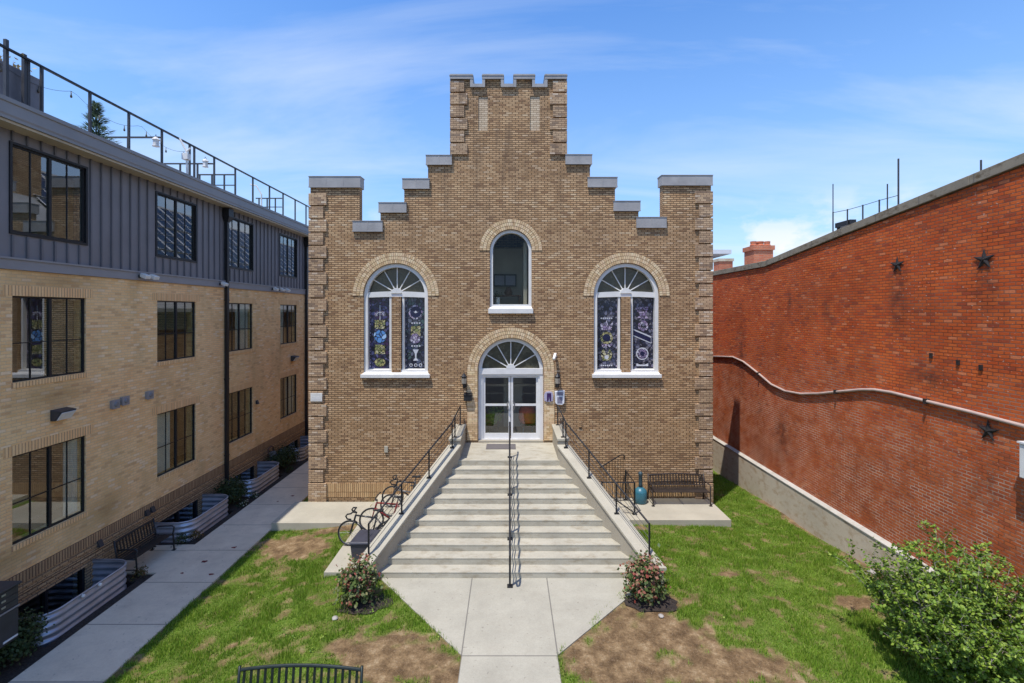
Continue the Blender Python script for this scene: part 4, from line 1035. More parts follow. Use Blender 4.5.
# ------------------------------------------------------------------ lamps and small things on the church front
def lantern(label, u, v):
    x, z = fx(u), fz(v)
    t = empty('wall_lantern', label, 'wall lamp', 'lanterns beside the church door', (x, FY, z))
    b = MB(); b.box(x-.06, x+.06, FY-.03, FY, z-.12, z+.12); b.tube([(x,FY-.02,z-.05),(x,FY-.12,z-.1),(x,FY-.2,z-.02),(x,FY-.2,z+.02)], .013, 6); b.build('bracket', M['black'], t)
    b = MB(); b.lathe((x,FY-.2,z), [(.05,0),(.075,.02),(.085,.26),(.10,.27),(.04,.35),(.012,.4)], 8)
    b.build('cage', M['black'], t)
    b = MB(); b.lathe((x,FY-.2,z+.05), [(.083,0),(.091,.17)], 8); b.build('lamp_glass', M['amber'], t)
lantern('black wall lantern above the black letter box beside the door', 464.6, 384)
lantern('black wall lantern above the white notice board beside the door', 557, 384)
t = empty('letter_box', 'black letter box fixed to the brick left of the church doors', 'letter box', None, (fx(468), FY, fz(397)))
b = MB(); b.box(fx(464.3), fx(472.2), FY-.15, FY-.031, fz(400.3), fz(394.6)); b.build('body', M['black'], t, bevel=.01)
b = MB(); b.hexa([(fx(464),FY-.17,fz(394.5)),(fx(472.5),FY-.17,fz(394.5)),(fx(472.5),FY-.031,fz(394.5)),(fx(464),FY-.031,fz(394.5)),(fx(464),FY-.17,fz(394.1)),(fx(472.5),FY-.17,fz(394.1)),(fx(472.5),FY-.031,fz(392.6)),(fx(464),FY-.031,fz(392.6))]); b.build('lid', M['black'], t)
t = empty('shield_sign', 'pale shield-shaped plaque with a dark purple panel right of the doors', 'sign', None, (fx(548.4), FY, fz(396)))
b = MB(); b.plate([[P(544.2,400.6),P(544,394.5),P(545.2,391.8),P(548.6,390.9),P(552,391.8),P(553,394.5),P(552.6,400.6),P(550.5,401.4),P(546.5,401.4)]], FY-.07, FY-.032); b.build('plate', M['lilac'], t, bevel=.006)
b = MB(); b.plate([[P(546.7,400.8),P(546.7,392.8),P(551,392.8),P(551,400.8),P(549.4,400.2),P(548.9,395.6),P(548.4,400.2)]], FY-.079, FY-.068); b.build('emblem', M['purple'], t)
t = empty('notice_board', 'white notice board with grey print right of the shield plaque', 'sign', None, (fx(559.5), FY, fz(397)))
b = MB(); b.plate([[P(555.2,402.6),P(554.6,391),P(564.3,390),P(564,402.8),P(562,404.4),P(557,404)]], FY-.09, FY-.002); b.build('board', M['paper'], t, bevel=.006)
b = MB(); b.box(fx(556.2), fx(562.8), FY-.094, FY-.091, fz(395), fz(391.6)); b.box(fx(557), fx(562), FY-.093, FY-.091, fz(403), fz(396.5)); b.build('print', M['ink'], t)
t = empty('security_camera', 'small white security camera on the brick arch right of the door', 'camera', None, (fx(554), FY, fz(356)))
b = MB(); b.lathe((fx(555),FY,fz(356)), [(.06,-.03),(.06,0)], 12, 0, 'y'); b.tube([(fx(555),FY-.02,fz(356)),(fx(554.6),FY-.12,fz(356.5))], .014, 6); b.build('mount', M['white'], t)
b = MB(); b.bar((fx(553.0),FY-.28,fz(358.6)), (fx(555.3),FY-.06,fz(353.6)), .085, .085); b.build('body', M['white'], t, bevel=.015)
t = empty('address_plaque', 'small white plaque fixed on a corner quoin of the church', 'plaque', None, (fx(317), FY, fz(397)))
b = MB(); b.box(fx(311.4), fx(323), FY-.085, FY-.06, fz(401), fz(392.7)); b.build('plate', M['white'], t, bevel=.006)
b = MB(); b.box(fx(313.2), fx(321.2), FY-.089, FY-.0862, fz(399.4), fz(396.2)); b.build('print', M['alu'], t)
b = MB(); b.box(fx(384.6), fx(388.2), FY-.05, FY, fz(452.3), fz(445.8)); tag(b.build('outlet_box', M['pad'], bevel=.01), 'small grey outlet box low on the church front', 'outlet box')
b = MB(); b.box(fx(578.8), fx(581.6), FY-.03, FY, fz(427.5), fz(420)); tag(b.build('junction_box', M['church'], bevel=.006), 'small brown junction box on the brick right of the steps', 'junction box')

# ------------------------------------------------------------------ apartment building on the left
apt = empty('apartment_building', 'tan brick apartment building with dark grey batten top storey', 'building', None, (XL, 18, -.5))
def Yl(px): return XL*480/(px - 509)                  # measured along that wall
WY = [(9.70,11.40),(13.72,15.48),(17.2,18.95),(21.2,22.9)]
WY = [(9.76,11.46),(13.78,15.48),(17.18,18.92),(21.2,22.85)]
Z3, Z2, Z1 = (7.64, 9.42), (4.56, 6.33), (1.24, 3.06)
def rect(y0, y1, z0, z1): return [(y0,z0),(y1,z0),(y1,z1),(y0,z1)]
def Lwall(zlo, zhi, rows, x0, x1, material, name):
    b = MB(); b.plate([rect(2.6, 33, zlo, zhi)] + [rect(y0, y1, *z) for z in rows for y0, y1 in WY], x0, x1, 'x'); return b.build(name, material, apt)
Lwall(.62, 6.86, [Z1, Z2], XL-.3, XL, M['tan'], 'brick_wall')
Lwall(7.1, 9.9, [Z3], XL-.3, XL-.02, M['siding'], 'siding')
b = MB()
y = 2.75
while y < 33:
    segs = [(7.12, 9.72)]
    for y0, y1 in WY:
        if y0 - .06 < y < y1 + .06: segs = [(7.12, Z3[0]-.07), (Z3[1]+.07, 9.72)]
    for a, c_ in segs: b.box(XL-.02, XL+.018, y-.02, y+.02, a, c_)
    y += .305
b.build('batten', M['batten'], apt)
b = MB(); b.box(XL-.3, XL+.05, 2.6, 33, 6.865, 7.1); b.box(XL-.3, XL+.075, 2.6, 33, 7.07, 7.11); b.build('band', M['band'], apt)
# foundation: soldier course and courses below, with basement window openings in the wells
b = MB(); b.box(XL-.3, XL+.02, 2.6, 33, .38, .615); b.build('soldier_course', M['tan_dark_sold'], apt)
b = MB(); b.plate([rect(2.6,33,-1.7,.378)] + [rect(y0+.2, y1-.2, -1.3, -.05) for y0, y1 in WELLS], XL-.3, XL, 'x')
b.build('foundation', M['tan_dark'], apt)
for k in range(4): pass
b = MB()
for z in (.345, .235, .125, .015): b.box(XL+.0, XL+.03, 2.6, 33, z-.066, z)
b.build('brick_rib', M['tan_dark'], apt)
b = MB(); b.box(XL-8.5, XL-.3, 2.6, 33, 9.75, 9.98); b.build('roof', M['roofing'], apt)
b = MB(); b.box(XL-8.5, XL-8.2, 2.6, 33, -1.7, 9.7); b.box(XL-8.2, XL-.3, 32.7, 33, -1.7, 9.7); b.box(XL-8.2, XL-.3, 2.6, 2.9, -1.7, 9.7); b.build('rear_wall', M['tan'], apt)
b = MB(); b.box(XL-.28, XL+.36, 2.4, 33.2, 9.69, 9.74); b.build('soffit', M['soffit'], apt)
b = MB(); prof = [(XL+.30,9.745),(XL+.40,9.745),(XL+.40,9.80),(XL+.415,9.84),(XL+.415,10.05),(XL+.44,10.07),(XL+.44,10.15),(XL-.5,10.17),(XL-.5,9.99),(XL+.30,9.98)]
v = [(x, 2.4, z) for x, z in prof] + [(x, 33.2, z) for x, z in prof]; n = len(prof)
b.add(v, [(i, (i+1) % n, n+(i+1) % n, n+i) for i in range(n)] + [tuple(range(n)), tuple(range(2*n-1, n-1, -1))])
b.build('fascia', M['fascia'], apt)
b = MB(); b.box(XL-6.5, XL-2.2, 3, 32, .65, 9.7); b.build('interior', M['room'], apt)
for z in (3.6, 7.0):
    b = MB(); b.box(XL-3.6, XL-.3, 2.9, 32.7, z-.15, z); b.build('floor_slab', M['room'], apt)

def apt_window(y0, y1, z0, z1, hbar):
    b = MB(); xa, xb = XL-.085, XL-.035; ym = (y0+y1)/2; t_ = .035
    b.plate([rect(y0-.01, y1+.01, z0-.01, z1+.01), rect(y0+t_, ym-.03, z0+t_, z1-t_), rect(ym+.03, y1-t_, z0+t_, z1-t_)], xa, xb, 'x')
    for a, c_ in ((y0+t_, ym-.03), (ym+.03, y1-t_)):
        yc = (a+c_)/2; b.box(xb-.036, xb-.018, yc-.010, yc+.010, z0+t_, z1-t_)
        if hbar:
            zc = z0 + (z1-z0)*.45; b.box(xb-.037, xb-.019, a, c_, zc-.011, zc+.011)
    w_ = b.build('window', M['black'], apt)
    g_ = MB(); g_.box(XL-.074, XL-.068, y0+.02, y1-.02, z0+.02, z1-.02); g_.build('pane', M['glass'], w_)
    return w_
for row, z in enumerate((Z3, Z2, Z1)):
    for i, (y0, y1) in enumerate(WY):
        w_ = apt_window(y0, y1, z[0], z[1], row > 0)
        if row == 0:
            b = MB(); b.plate([rect(y0-.05, y1+.05, z[0]-.05, z[1]+.05), rect(y0, y1, z[0], z[1])], XL-.034, XL+.01, 'x'); b.build('trim', M['black'], w_)
        else:
            b = MB(); b.box(XL-.06, XL+.022, y0-.02, y1+.02, z[0]-.115, z[0]-.008); b.build('sill', M['tan_sold'], w_)
            b = MB(); b.box(XL-.04, XL+.006, y0-.18, y1+.18, z[1]+.004, z[1]+.215); b.build('lintel', M['tan_sold'], w_)
            # blind or curtain behind the glass
            if (i, row) in ((1,2),(2,1),(3,1),(3,2),(0,2)):
                b = MB(); n = 22; f0, f1 = {(1,2):(.05,.45),(2,1):(.5,.97),(3,1):(.03,.4),(3,2):(.55,.97),(0,2):(.78,.98)}[(i, row)]
                v = []
                for k in range(n+1):
                    yy = y0 + (y1-y0)*(f0 + (f1-f0)*k/n); xx = XL-.2-.028*math.sin(k*1.9)
                    v += [(xx, yy, z[0]+.03), (xx, yy, z[1]-.03)]
                b.add(v, [(2*k, 2*k+2, 2*k+3, 2*k+1) for k in range(n)]); b.build('curtain', M['curtain'], w_, True)
            b = MB()
            zt = z[1]-.02; zb_ = z[0] + (.03 if (i, row) in ((0,1),) else .9)
            nsl = int((zt-zb_)/.05)
            for k in range(nsl): b.box(XL-.285, XL-.25, (y0+y1)/2+.05 if (i, row) == (0,1) else y0+.05, y1-.05, zb_+k*.05, zb_+k*.05+.04)
            if (i, row) in ((0,1),(1,1),(2,2)): b.build('blind', M['blind'], w_)
for i, (y0, y1) in enumerate(WELLS):
    b = MB(); b.plate([rect(y0+.19, y1-.19, -1.31, -.04), rect(y0+.27, (y0+y1)/2-.03, -1.25, -.1), rect((y0+y1)/2+.03, y1-.27, -1.25, -.1)], XL-.12, XL-.02, 'x')
    w_ = b.build('basement_window', M['black'], apt)
    b = MB(); b.box(XL-.09, XL-.08, y0+.2, y1-.2, -1.3, -.05); b.build('pane', M['glass'], w_)
for yv in (17.05, 23.75):
    b = MB(); b.box(XL+.03, XL+.13, yv-.055, yv+.055, -.5, 9.35); 
    for z in (.9, 3.6, 6.4, 8.2): b.box(XL+.02, XL+.14, yv-.07, yv+.07, z, z+.04)
    b.hexa([(XL+.03,yv-.07,9.2),(XL+.16,yv-.07,9.2),(XL+.16,yv+.07,9.2),(XL+.03,yv+.07,9.2),(XL+.02,yv-.15,9.38),(XL+.24,yv-.15,9.38),(XL+.24,yv+.15,9.38),(XL+.02,yv+.15,9.38)])
    b.box(XL+.02, XL+.24, yv-.15, yv+.15, 9.38, 9.66)
    b.build('downspout', M['black'], apt)
# vents
for px_, z in ((113,3.65),(123,3.68),(147.8,3.68)):
    yv = Yl(px_); b = MB(); b.box(XL, XL+.07, yv-.1, yv+.1, z-.1, z+.1); b.box(XL+.07, XL+.085, yv-.115, yv+.115, z-.115, z+.115); b.lathe((XL+.085,yv,z), [(.07,0),(.05,.03)], 12, 1, 'x')
    b.build('vent_cap', [M['band'], M['siding']], apt)
for px_, z in ((145.5,.42),(151,.43),(98,.31),(256,2.4)):
    yv = Yl(px_); b = MB(); b.hexa([(XL+.02,yv-.06,z-.07),(XL+.11,yv-.06,z-.07),(XL+.11,yv+.06,z-.07),(XL+.02,yv+.06,z-.07),(XL+.02,yv-.06,z+.08),(XL+.05,yv-.06,z+.08),(XL+.05,yv+.06,z+.08),(XL+.02,yv+.06,z+.08)])
    b.build('vent_hood', M['charcoal'], apt)

# lights on the apartment wall
def wallpack(label, yv, z):
    t = empty('wall_pack_light', label, 'wall light', 'wall pack lights on the apartment building', (XL, yv, z))
    b = MB(); b.hexa([(XL,yv-.2,z-.13),(XL+.10,yv-.2,z-.13),(XL+.10,yv+.2,z-.13),(XL,yv+.2,z-.13),(XL,yv-.2,z+.12),(XL+.24,yv-.2,z+.08),(XL+.24,yv+.2,z+.08),(XL,yv+.2,z+.12)]); b.build('housing', M['charcoal'], t, bevel=.012)
    b = MB(); b.hexa([(XL+.115,yv-.17,z-.12),(XL+.235,yv-.17,z+.05),(XL+.235,yv+.17,z+.05),(XL+.115,yv+.17,z-.12),(XL+.125,yv-.17,z-.125),(XL+.25,yv-.17,z+.045),(XL+.25,yv+.17,z+.045),(XL+.125,yv+.17,z-.125)]); b.build('lens', M['paper'], t)
wallpack('black wall pack light below the first middle-storey window, under its sill', Yl(58.5), 3.72)
wallpack('small black wall pack light between the farthest apartment windows', Yl(292.5), 3.85)
FL = ['white floodlight on the grey band, first of the pair above the vent caps', 'white floodlight on the grey band, second of the pair above the vent caps', 'lone white floodlight on the grey band beside the downspout',
      'white floodlight nearest the downspout in the far group of three', 'middle white floodlight in the far group of three', 'last white floodlight in the far group of three']
for lb, px_ in zip(FL, (137.5,146.5,218.5,271,277.5,283)):
    yv = Yl(px_)
    t = empty('floodlight', lb, 'floodlight', 'floodlights along the grey band', (XL, yv, 6.95))
    b = MB(); b.box(XL+.05, XL+.09, yv-.04, yv+.04, 6.93, 7.01); b.tube([(XL+.08,yv,6.97),(XL+.16,yv,6.99)], .018, 6); b.build('mount', M['charcoal'], t)
    b = MB(); b.hexa([(XL+.13,yv-.1,6.95),(XL+.28,yv-.1,6.89),(XL+.28,yv+.1,6.89),(XL+.13,yv+.1,6.95),(XL+.15,yv-.1,7.06),(XL+.31,yv-.1,6.99),(XL+.31,yv+.1,6.99),(XL+.15,yv+.1,7.06)]); b.build('head', M['white'], t, bevel=.015)

# window wells of corrugated steel
WL = ['corrugated steel window well nearest the street, with two bolts on its rim', 'corrugated steel window well just beyond the black bench', 'corrugated steel window well just beyond the downspout', 'corrugated steel window well farthest along the apartment wall']
for lb, (y0, y1) in zip(WL, WELLS):
    t = empty('window_well', lb, 'window well', 'corrugated window wells along the apartment wall', (XL+.5, (y0+y1)/2, -.53))
    path = [(XL+.02, y0+.03)] + [(-9.08-.38+.38*math.sin(a), y0+.03+.38-.38*math.cos(a)) for a in np.linspace(0, PI/2, 7)] + [(-9.08-.38+.38*math.cos(a), y1-.03-.38+.38*math.sin(a)) for a in np.linspace(0, PI/2, 7)] + [(XL+.02, y1-.03)]
    # dense path with outward normals
    nseg = len(path); nz_ = 61; v = []; f = []
    for i, (x, y) in enumerate(path):
        a = Vector(path[max(0,i-1)]); c_ = Vector(path[min(nseg-1,i+1)]); d = (c_-a).normalized(); nr = Vector((d.y, -d.x))
        for k in range(nz_):
            z = -1.5 + 1.5*k/(nz_-1); o_ = .022*math.sin(2*PI*z/.15)
            v.append((x + nr.x*o_, y + nr.y*o_, z))
    for i in range(nseg-1):
        for k in range(nz_-1): f.append((i*nz_+k, (i+1)*nz_+k, (i+1)*nz_+k+1, i*nz_+k+1))
    b = MB(); b.add(v, f); b.build('corrugated_shell', M['galv'], t, True)
    b = MB(); b.tube([(x, y, .005) for x, y in path], .022, 6); b.build('rim', M['galv'], t, True)
    if lb == WL[0]:
        b = MB()
        for yb in (10.2, 10.62): b.lathe((-9.06, yb, -.03), [(.035,0),(.035,.03),(.02,.045)], 8, 0, 'x')
        b.build('bolt', M['white'], t)

# parcel and letter cabinet near the street
t = empty('mail_cabinet', 'dark grey metal cluster mailbox with lock doors standing in the mulch bed', 'mailbox', None, (-9.25, 8.2, -.53))
b = MB(); b.box(-9.5, -9.02, 7.5, 8.83, .02, 1.0); b.box(-9.53, -8.99, 7.46, 8.87, 1.0, 1.04); b.build('cabinet', M['charcoal'], t, bevel=.012)
b = MB(); b.box(-9.38, -9.14, 7.9, 8.45, -.53, .02); b.build('pedestal', M['charcoal'], t)
k_ = 0
for yy in (7.55, 7.98, 8.41):
    for zz in (.66, .77, .88):
        b = MB(); b.box(-9.018, -9.006, yy, yy+.39, zz, zz+.10); d_ = b.build('locker_door', M['charcoal'], t)
        b = MB(); b.box(-9.005, -8.995, yy+.1, yy+.17, zz+.055, zz+.085); b.build('lock', M['brass'], d_)
for yy in (7.55, 8.2):
    b = MB(); b.box(-9.018, -9.006, yy, yy+.6, .06, .60); d_ = b.build('parcel_door', M['charcoal'], t)
    b = MB(); b.lathe((-9.0, yy+.16, .33), [(.05,-.006),(.05,.008)], 14, 0, 'x'); b.box(-9.004, -8.992, yy+.15, yy+.18, .17, .29); b.build('lock', M['paper'], d_)
    b = MB(); b.box(-9.004, -8.992, yy+.34, yy+.59, .085, .115); b.build('pull', M['paper'], d_)
b = MB(); b.box(-9.004, -8.995, 7.5, 8.83, .612, .64); b.build('divider', M['band'], t)

# gas meter
t = empty('gas_meter', 'small gas meter with rusty pipes against the apartment foundation', 'gas meter', None, (XL+.2, 19.95, -.53))
b = MB(); b.tube([(XL+.2,19.75,-.5),(XL+.2,19.75,.35),(XL+.2,19.95,.42),(XL+.2,20.15,.35),(XL+.2,20.15,.1)], .03, 8); b.build('pipe', M['leather'], t, True)
b = MB(); b.lathe((XL+.2,20.12,-.2), [(.12,0),(.15,.05),(.15,.3),(.1,.36)], 16); b.build('body', M['band'], t, True)

# ------------------------------------------------------------------ roof terrace of the apartments
RX = XL + .12; RZ = 10.17
posts = [3.1,4.3,5.5,6.7,7.9,9.05,10.25,11.43,12.6,13.8,15.0,15.22,16.25,17.5,18.7,20.0,21.2,22.4,23.6,24.8,26,27.2,28.4]
t = empty('roof_railing', 'long dark metal railing along the apartment roof edge', 'railing', None, (RX, 15, RZ))
for yv in posts:
    b = MB(); b.box(RX-.024, RX+.024, yv-.024, yv+.024, RZ, RZ+1.05); b.box(RX-.06, RX+.06, yv-.06, yv+.06, RZ, RZ+.015); b.build('post', M['charcoal'], t)
b = MB(); b.box(RX-.03, RX+.03, 2.8, 28.6, RZ+1.05, RZ+1.09); b.build('top_rail', M['black'], t)
for yv, xb, nb, lb in ((13.8, 2.2, 2, 'dark cross railing on the roof ending at a white lantern'), (16.25, 1.3, 2, 'second dark cross railing on the roof beyond the white lantern'), (17.55, 1.0, 2, 'short dark cross railing on the roof with two bars'), (21.2, .8, 2, 'farthest dark cross railing on the roof')):
    t = empty('cross_railing', lb, 'railing', 'cross railings between roof terraces', (RX-.6, yv, RZ))
    b = MB(); b.box(RX-xb-.4, RX-.05, yv-.025, yv+.025, RZ+.83, RZ+.87); 
    b.build('top_rail', M['charcoal'], t)
    for k in range(3):
        xx = RX - xb*.45*(k+1) + .02; b = MB(); b.box(xx-.022, xx+.022, yv-.022, yv+.022, RZ-.2, RZ+.83); b.build('post', M['charcoal'], t)
    if yv > 17: b = MB(); b.box(RX-xb-.4, RX-.05, yv-.02, yv+.02, RZ+.45, RZ+.48); b.build('mid_rail', M['charcoal'], t)
for px_, v_, yv, lb in ((157.5,143,13.75,'white lantern hanging on the first cross railing of the roof'),(206.5,164,16.2,'white lantern hanging on the second cross railing of the roof')):
    x = (px_-509)/480*yv; z = 6 - (v_-312)/480*yv
    t = empty('roof_lantern', lb, 'lantern', 'white lanterns on the roof', (x, yv, z))
    b = MB(); b.lathe((x,yv-.06,z-.12), [(.10,0),(.10,.02),(.08,.03),(.08,.18),(.11,.19),(.03,.27)], 6); b.build('body', M['alu'], t)
    b = MB(); b.tube([(x-.04,yv-.06,z+.14),(x,yv-.06,z+.22),(x+.04,yv-.06,z+.14)], .008, 5); b.build('hook', M['charcoal'], t)
t = empty('patio_heater', 'pale folded metal stand beside the first cross railing on the roof', 'stand', None, (-9.75,14.6,RZ))
b = MB(); b.tube([(-9.72,14.5,RZ-.1),(-9.74,14.5,10.85),(-9.95,14.5,11.25)], .03, 7); b.tube([(-9.74,14.5,10.85),(-9.62,14.5,10.95)], .025, 7); b.build('pole', M['alu'], t)
b = MB(); b.box(-9.84,-9.66,14.42,14.58,10.6,10.78); b.build('clamp', M['alu'], t)
t = empty('garden_stand', 'pale metal stand far along the roof edge', 'stand', None, (-9.9,19.2,RZ))
b = MB(); b.tube([(-9.9,19.2,RZ-.1),(-9.9,19.2,10.7),(-10.1,19.2,11.05),(-10.35,19.2,11.1)], .028, 7); b.build('pole', M['alu'], t)
# planter and plants, at the street end
t = empty('roof_planter', 'grey box planter with dry plants on the roof near the street', 'planter', None, (-10.6, 10.1, RZ))
b = MB(); b.box(-11.6, -10.25, 9.6, 10.55, RZ-.18, RZ+.92); b.build('box', M['planter'], t, bevel=.02)
b = MB(); random.seed(3)
for k in range(260): leaf_mesh(b, (-10.9+random.gauss(0,.3), 10.1+random.gauss(0,.22), RZ+1.02+random.gauss(0,.1)), .09, (random.uniform(-1,1), random.uniform(-1,1), .6))
b.build('plants', [M['straw']], t, recalc=False)
for yv, h, lb in ((9.62,1.5,'tall dark stake on the roof at the street end of the planter'),(9.98,1.38,'tall dark stake on the roof beside the dry plants'),(10.05,1.28,'dark stake on the roof next to the double post')):
    b = MB(); b.box(RX-.13 if yv < 10.04 else RX-.13, RX-.07, yv-.03, yv+.03, RZ, RZ+h*.86); tag(b.build('stake', M['charcoal']), lb, 'stake', 'stakes on the apartment roof')
t = empty('roof_spruce', 'small blue-green spruce growing on the apartment roof behind the railing', 'tree', None, (-10.9, 12.55, RZ))
b = MB(); b.tube([(-10.75,12.5,RZ-.18),(-10.75,12.5,11.25)], .03, 6, 0, .008); b.build('trunk', M['bark_dk'], t)
b = MB()
for k in range(2000):
    h = random.random()**1.2; a = random.uniform(0, 2*PI); r = (1-h)*.62*random.random()**.5 + .02
    layer = .6 + .4*math.sin(h*30)
    q = Vector((r*math.cos(a)*layer, r*math.sin(a)*layer, 0)); p = Vector((-10.75, 12.5, RZ-.1 + h*1.35 + .06*r))
    d = Vector((math.cos(a), math.sin(a), .45)).normalized()
    t_ = .15; s_ = d.cross(Vector((0,0,1))).normalized()*.016
    p = p + q; b.add([p - s_, p + s_, p + d*t_], [(0,1,2)])
b.build('crown', M['leaf_blue'], t, recalc=False)
t = empty('string_lights', 'string of dark bulbs sagging behind the roof railing', 'string lights', None, (RX-.1, 11.5, RZ+.9))
cat = []
for k in range(41):
    yv = 9.2 + 6.2*k/40; ph = ((yv-9.2) % 2.07)/2.07; cat.append((RX-.25, yv, RZ+1.02 - .28*4*ph*(1-ph)))
b = MB(); b.tube(cat, .004, 4); b.build('wire', M['black'], t)
for k in range(3, 40, 5):
    x, y, z = cat[k]; b = MB(); b.lathe((x,y,z-.16), [(.008,0),(.024,.02),(.02,.06),(.01,.08),(.01,.15)], 8); b.build('bulb', M['bulb'], t, True)

# ------------------------------------------------------------------ red brick building on the right
XR = 8.87
wh = empty('brick_warehouse', 'long red brick building wall with sloping parapet and star wall anchors', 'building', None, (XR, 15, -.3))
def cz(yv): return 8.95 if yv < 6.0 else (7.76 if yv > 16.55 else 8.98 + (yv-6.0)*(7.76-8.98)/10.55)
b = MB()
b.plate([[(3,-1.7),(42,-1.7),(42,cz(42)-.195),(16.55,cz(16.55)-.195),(6.0,cz(6.01)-.195),(3,8.71)]], XR, XR+.4, 'x')
b.build('wall', M['red'], wh)
b = MB()
pts = [(3,8.98),(6.0,8.98),(9.2,8.62),(12.9,8.21),(16.55,7.76),(29,7.76),(42,7.76)]
for (ya, za), (yb, zb) in zip(pts[:-1], pts[1:]):
    b.hexa([(XR-.06,ya,za-.19),(XR+.46,ya,za-.19),(XR+.46,yb-.006,zb-.19),(XR-.06,yb-.006,zb-.19),(XR-.06,ya,za),(XR+.46,ya,za+.03),(XR+.46,yb-.006,zb+.03),(XR-.06,yb-.006,zb)])
b.build('coping', M['coping_w'], wh, bevel=.01)
b = MB()
n = 60
for k in range(n):
    ya, yb = 4 + 38*k/n, 4 + 38*(k+1)/n
    b.hexa([(XR-.13,ya,-1.7),(XR+.05,ya,-1.7),(XR+.05,yb,-1.7),(XR-.13,yb,-1.7),(XR-.10,ya,.56),(XR+.05,ya,.56),(XR+.05,yb,.56),(XR-.10,yb,.56)])
b.build('stone_base', M['stone'], wh)
b = MB(); b.hexa([(XR-.12,4,.56),(XR+.05,4,.56),(XR+.05,42,.56),(XR-.12,42,.56),(XR-.12,4,.585),(XR+.05,4,.66),(XR+.05,42,.66),(XR-.12,42,.585)]); b.build('ledge', M['stone_lt'], wh)
b = MB(); b.hexa([(XR+.4,3,7.2),(24,3,7.2),(24,42,7.2),(XR+.4,42,7.2),(XR+.4,3,7.4),(24,3,7.4),(24,42,7.4),(XR+.4,42,7.4)]); b.build('roof', M['roofing'], wh)
b = MB(); b.box(23.7, 24, 3, 42, -1.7, 7.2); b.box(XR+.4, 23.7, 3, 3.3, -1.7, 7.2); b.box(XR+.4, 23.7, 41.7, 42, -1.7, 7.2); b.build('rear_wall', M['red'], wh)
def star(yv, z, r, lb):
    b = MB(); v = [(XR-.05, yv, z)]
    for k in range(10):
        rr = r*1.08 if k % 2 == 0 else r*.36; a = PI/2 + PI*k/5; v.append((XR-.02, yv + rr*math.cos(a), z + rr*math.sin(a)))
    b.add(v + [(XR+.01, yv, z)], [(0, 1+k, 1+(k+1) % 10) for k in range(10)] + [(11, 1+(k+1) % 10, 1+k) for k in range(10)])
    b.lathe((XR-.05,yv,z), [(.02,-.012),(.025,.012)], 8, 0, 'x')
    o = b.build('anchor_star', M['iron'], wh); o['label'] = lb
def Yr(px): return XR*480/(px - 509)
def Zr_(px, py): return 6 - (py-312)*Yr(px)/480
star(Yr(898), Zr_(898,265), .20, 'black iron star below the parapet')
star(Yr(985), Zr_(985,259.5), .21, 'black iron star nearest the street, below the parapet')
star(Yr(989), Zr_(989,431), .20, 'black iron star below the conduit')
b = MB()
for px_, py_ in ((931.6,355),(958.7,362),(981.5,367)):
    y_, z_ = Yr(px_), Zr_(px_, py_); b.box(XR-.03, XR+.02, y_-.03, y_+.03, z_-.06, z_+.04)
b.build('wall_stub', M['iron'], wh)
pp = [(711,356.3),(734,357),(744.4,361.6),(760.2,373.9),(772.5,384.4),(786.5,391.1),(802.3,393.9),(820,393.6),(841,391.5),(862,389.7),(876,389.7),(893.7,392.5),(928.8,401.3),(971,411.5),(1024,425.6),(1075,438)]
b = MB(); b.tube([(XR-.042, Yr(u), Zr_(u, v_)) for u, v_ in pp], .036, 8)
t = empty('conduit_pipe', 'pale pipe that sags in waves along the red brick wall', 'pipe', None, (XR-.07, 12, 4))
b.build('pipe', M['pipe'], t, True)
for u, v_ in ((838,391.8),(760.2,373.9),(928.8,401.3)):
    b = MB(); y_, z_ = Yr(u), Zr_(u, v_); b.box(XR-.115, XR, y_-.02, y_+.02, z_-.055, z_+.055); b.build('clip', M['iron'], t)
y_ = 8.14
t = empty('meter_box', 'white electric box on the red brick wall under the pale pipe', 'electric box', None, (XR, y_-.2, 3.5))
b = MB(); b.box(XR-.22, XR, y_-.55, y_, 3.2, 3.78); b.build('box', M['white'], t, bevel=.01)
b = MB(); b.box(XR-.24, XR, y_-.57, y_+.02, 3.78, 3.81); b.build('lid', M['alu'], t)

# roof poles, deck rail, chimneys behind the parapet
def Yq(px, X_): return X_*480/(px-509)
for px_, top, r, lb in ((833,184,.015,'thin tall pole on the red building roof beside the black frame'),(887.4,184,.016,'short thin pole on the red building roof left of the tallest one'),(898.4,158.7,.021,'tallest dark pole on the red building roof'),(981,160,.018,'stubby pole above the parapet nearest the street')):
    yv = Yq(px_, 9.7); b = MB(); b.tube([(9.7,yv,7.38),(9.7,yv,6-(top-312)/480*yv)], r, 6); tag(b.build('roof_pole', M['charcoal']), lb, 'pole', 'poles on the red building roof')
t = empty('roof_fence', 'low wire fence with short posts on the red building roof', 'fence', None, (9.7, 13, 7.4))
pw = []
for px_, top in ((833,212),(847.4,209.2),(862.8,204.8),(879.3,199.7),(898.4,194.5)):
    yv = Yq(px_, 9.7); z = 6-(top-312)/480*yv; pw.append((9.7,yv,z-.02)); b = MB(); b.tube([(9.7,yv,7.38),(9.7,yv,z)], .02, 6); b.build('post', M['charcoal'], t)
b = MB(); b.tube(pw, .008, 4); b.build('wire', M['charcoal'], t)
t = empty('solar_frame', 'low black metal frame on the red building roof between the fence posts', 'frame', None, (9.9,13.5,7.4))
b = MB(); ya, yb = Yq(851,9.75), Yq(836,9.75); b.box(9.72, 9.9, ya, yb, 8.50, 8.64); b.build('beam', M['black'], t)
for yv in (ya+.06, yb-.06): 
    b = MB(); b.box(9.75, 9.82, yv-.03, yv+.03, 7.38, 8.50); b.build('leg', M['black'], t)
t = empty('red_chimney', 'red brick chimney with crenellated pots behind the parapet', 'chimney', None, (10.75, 19.8, 7.4))
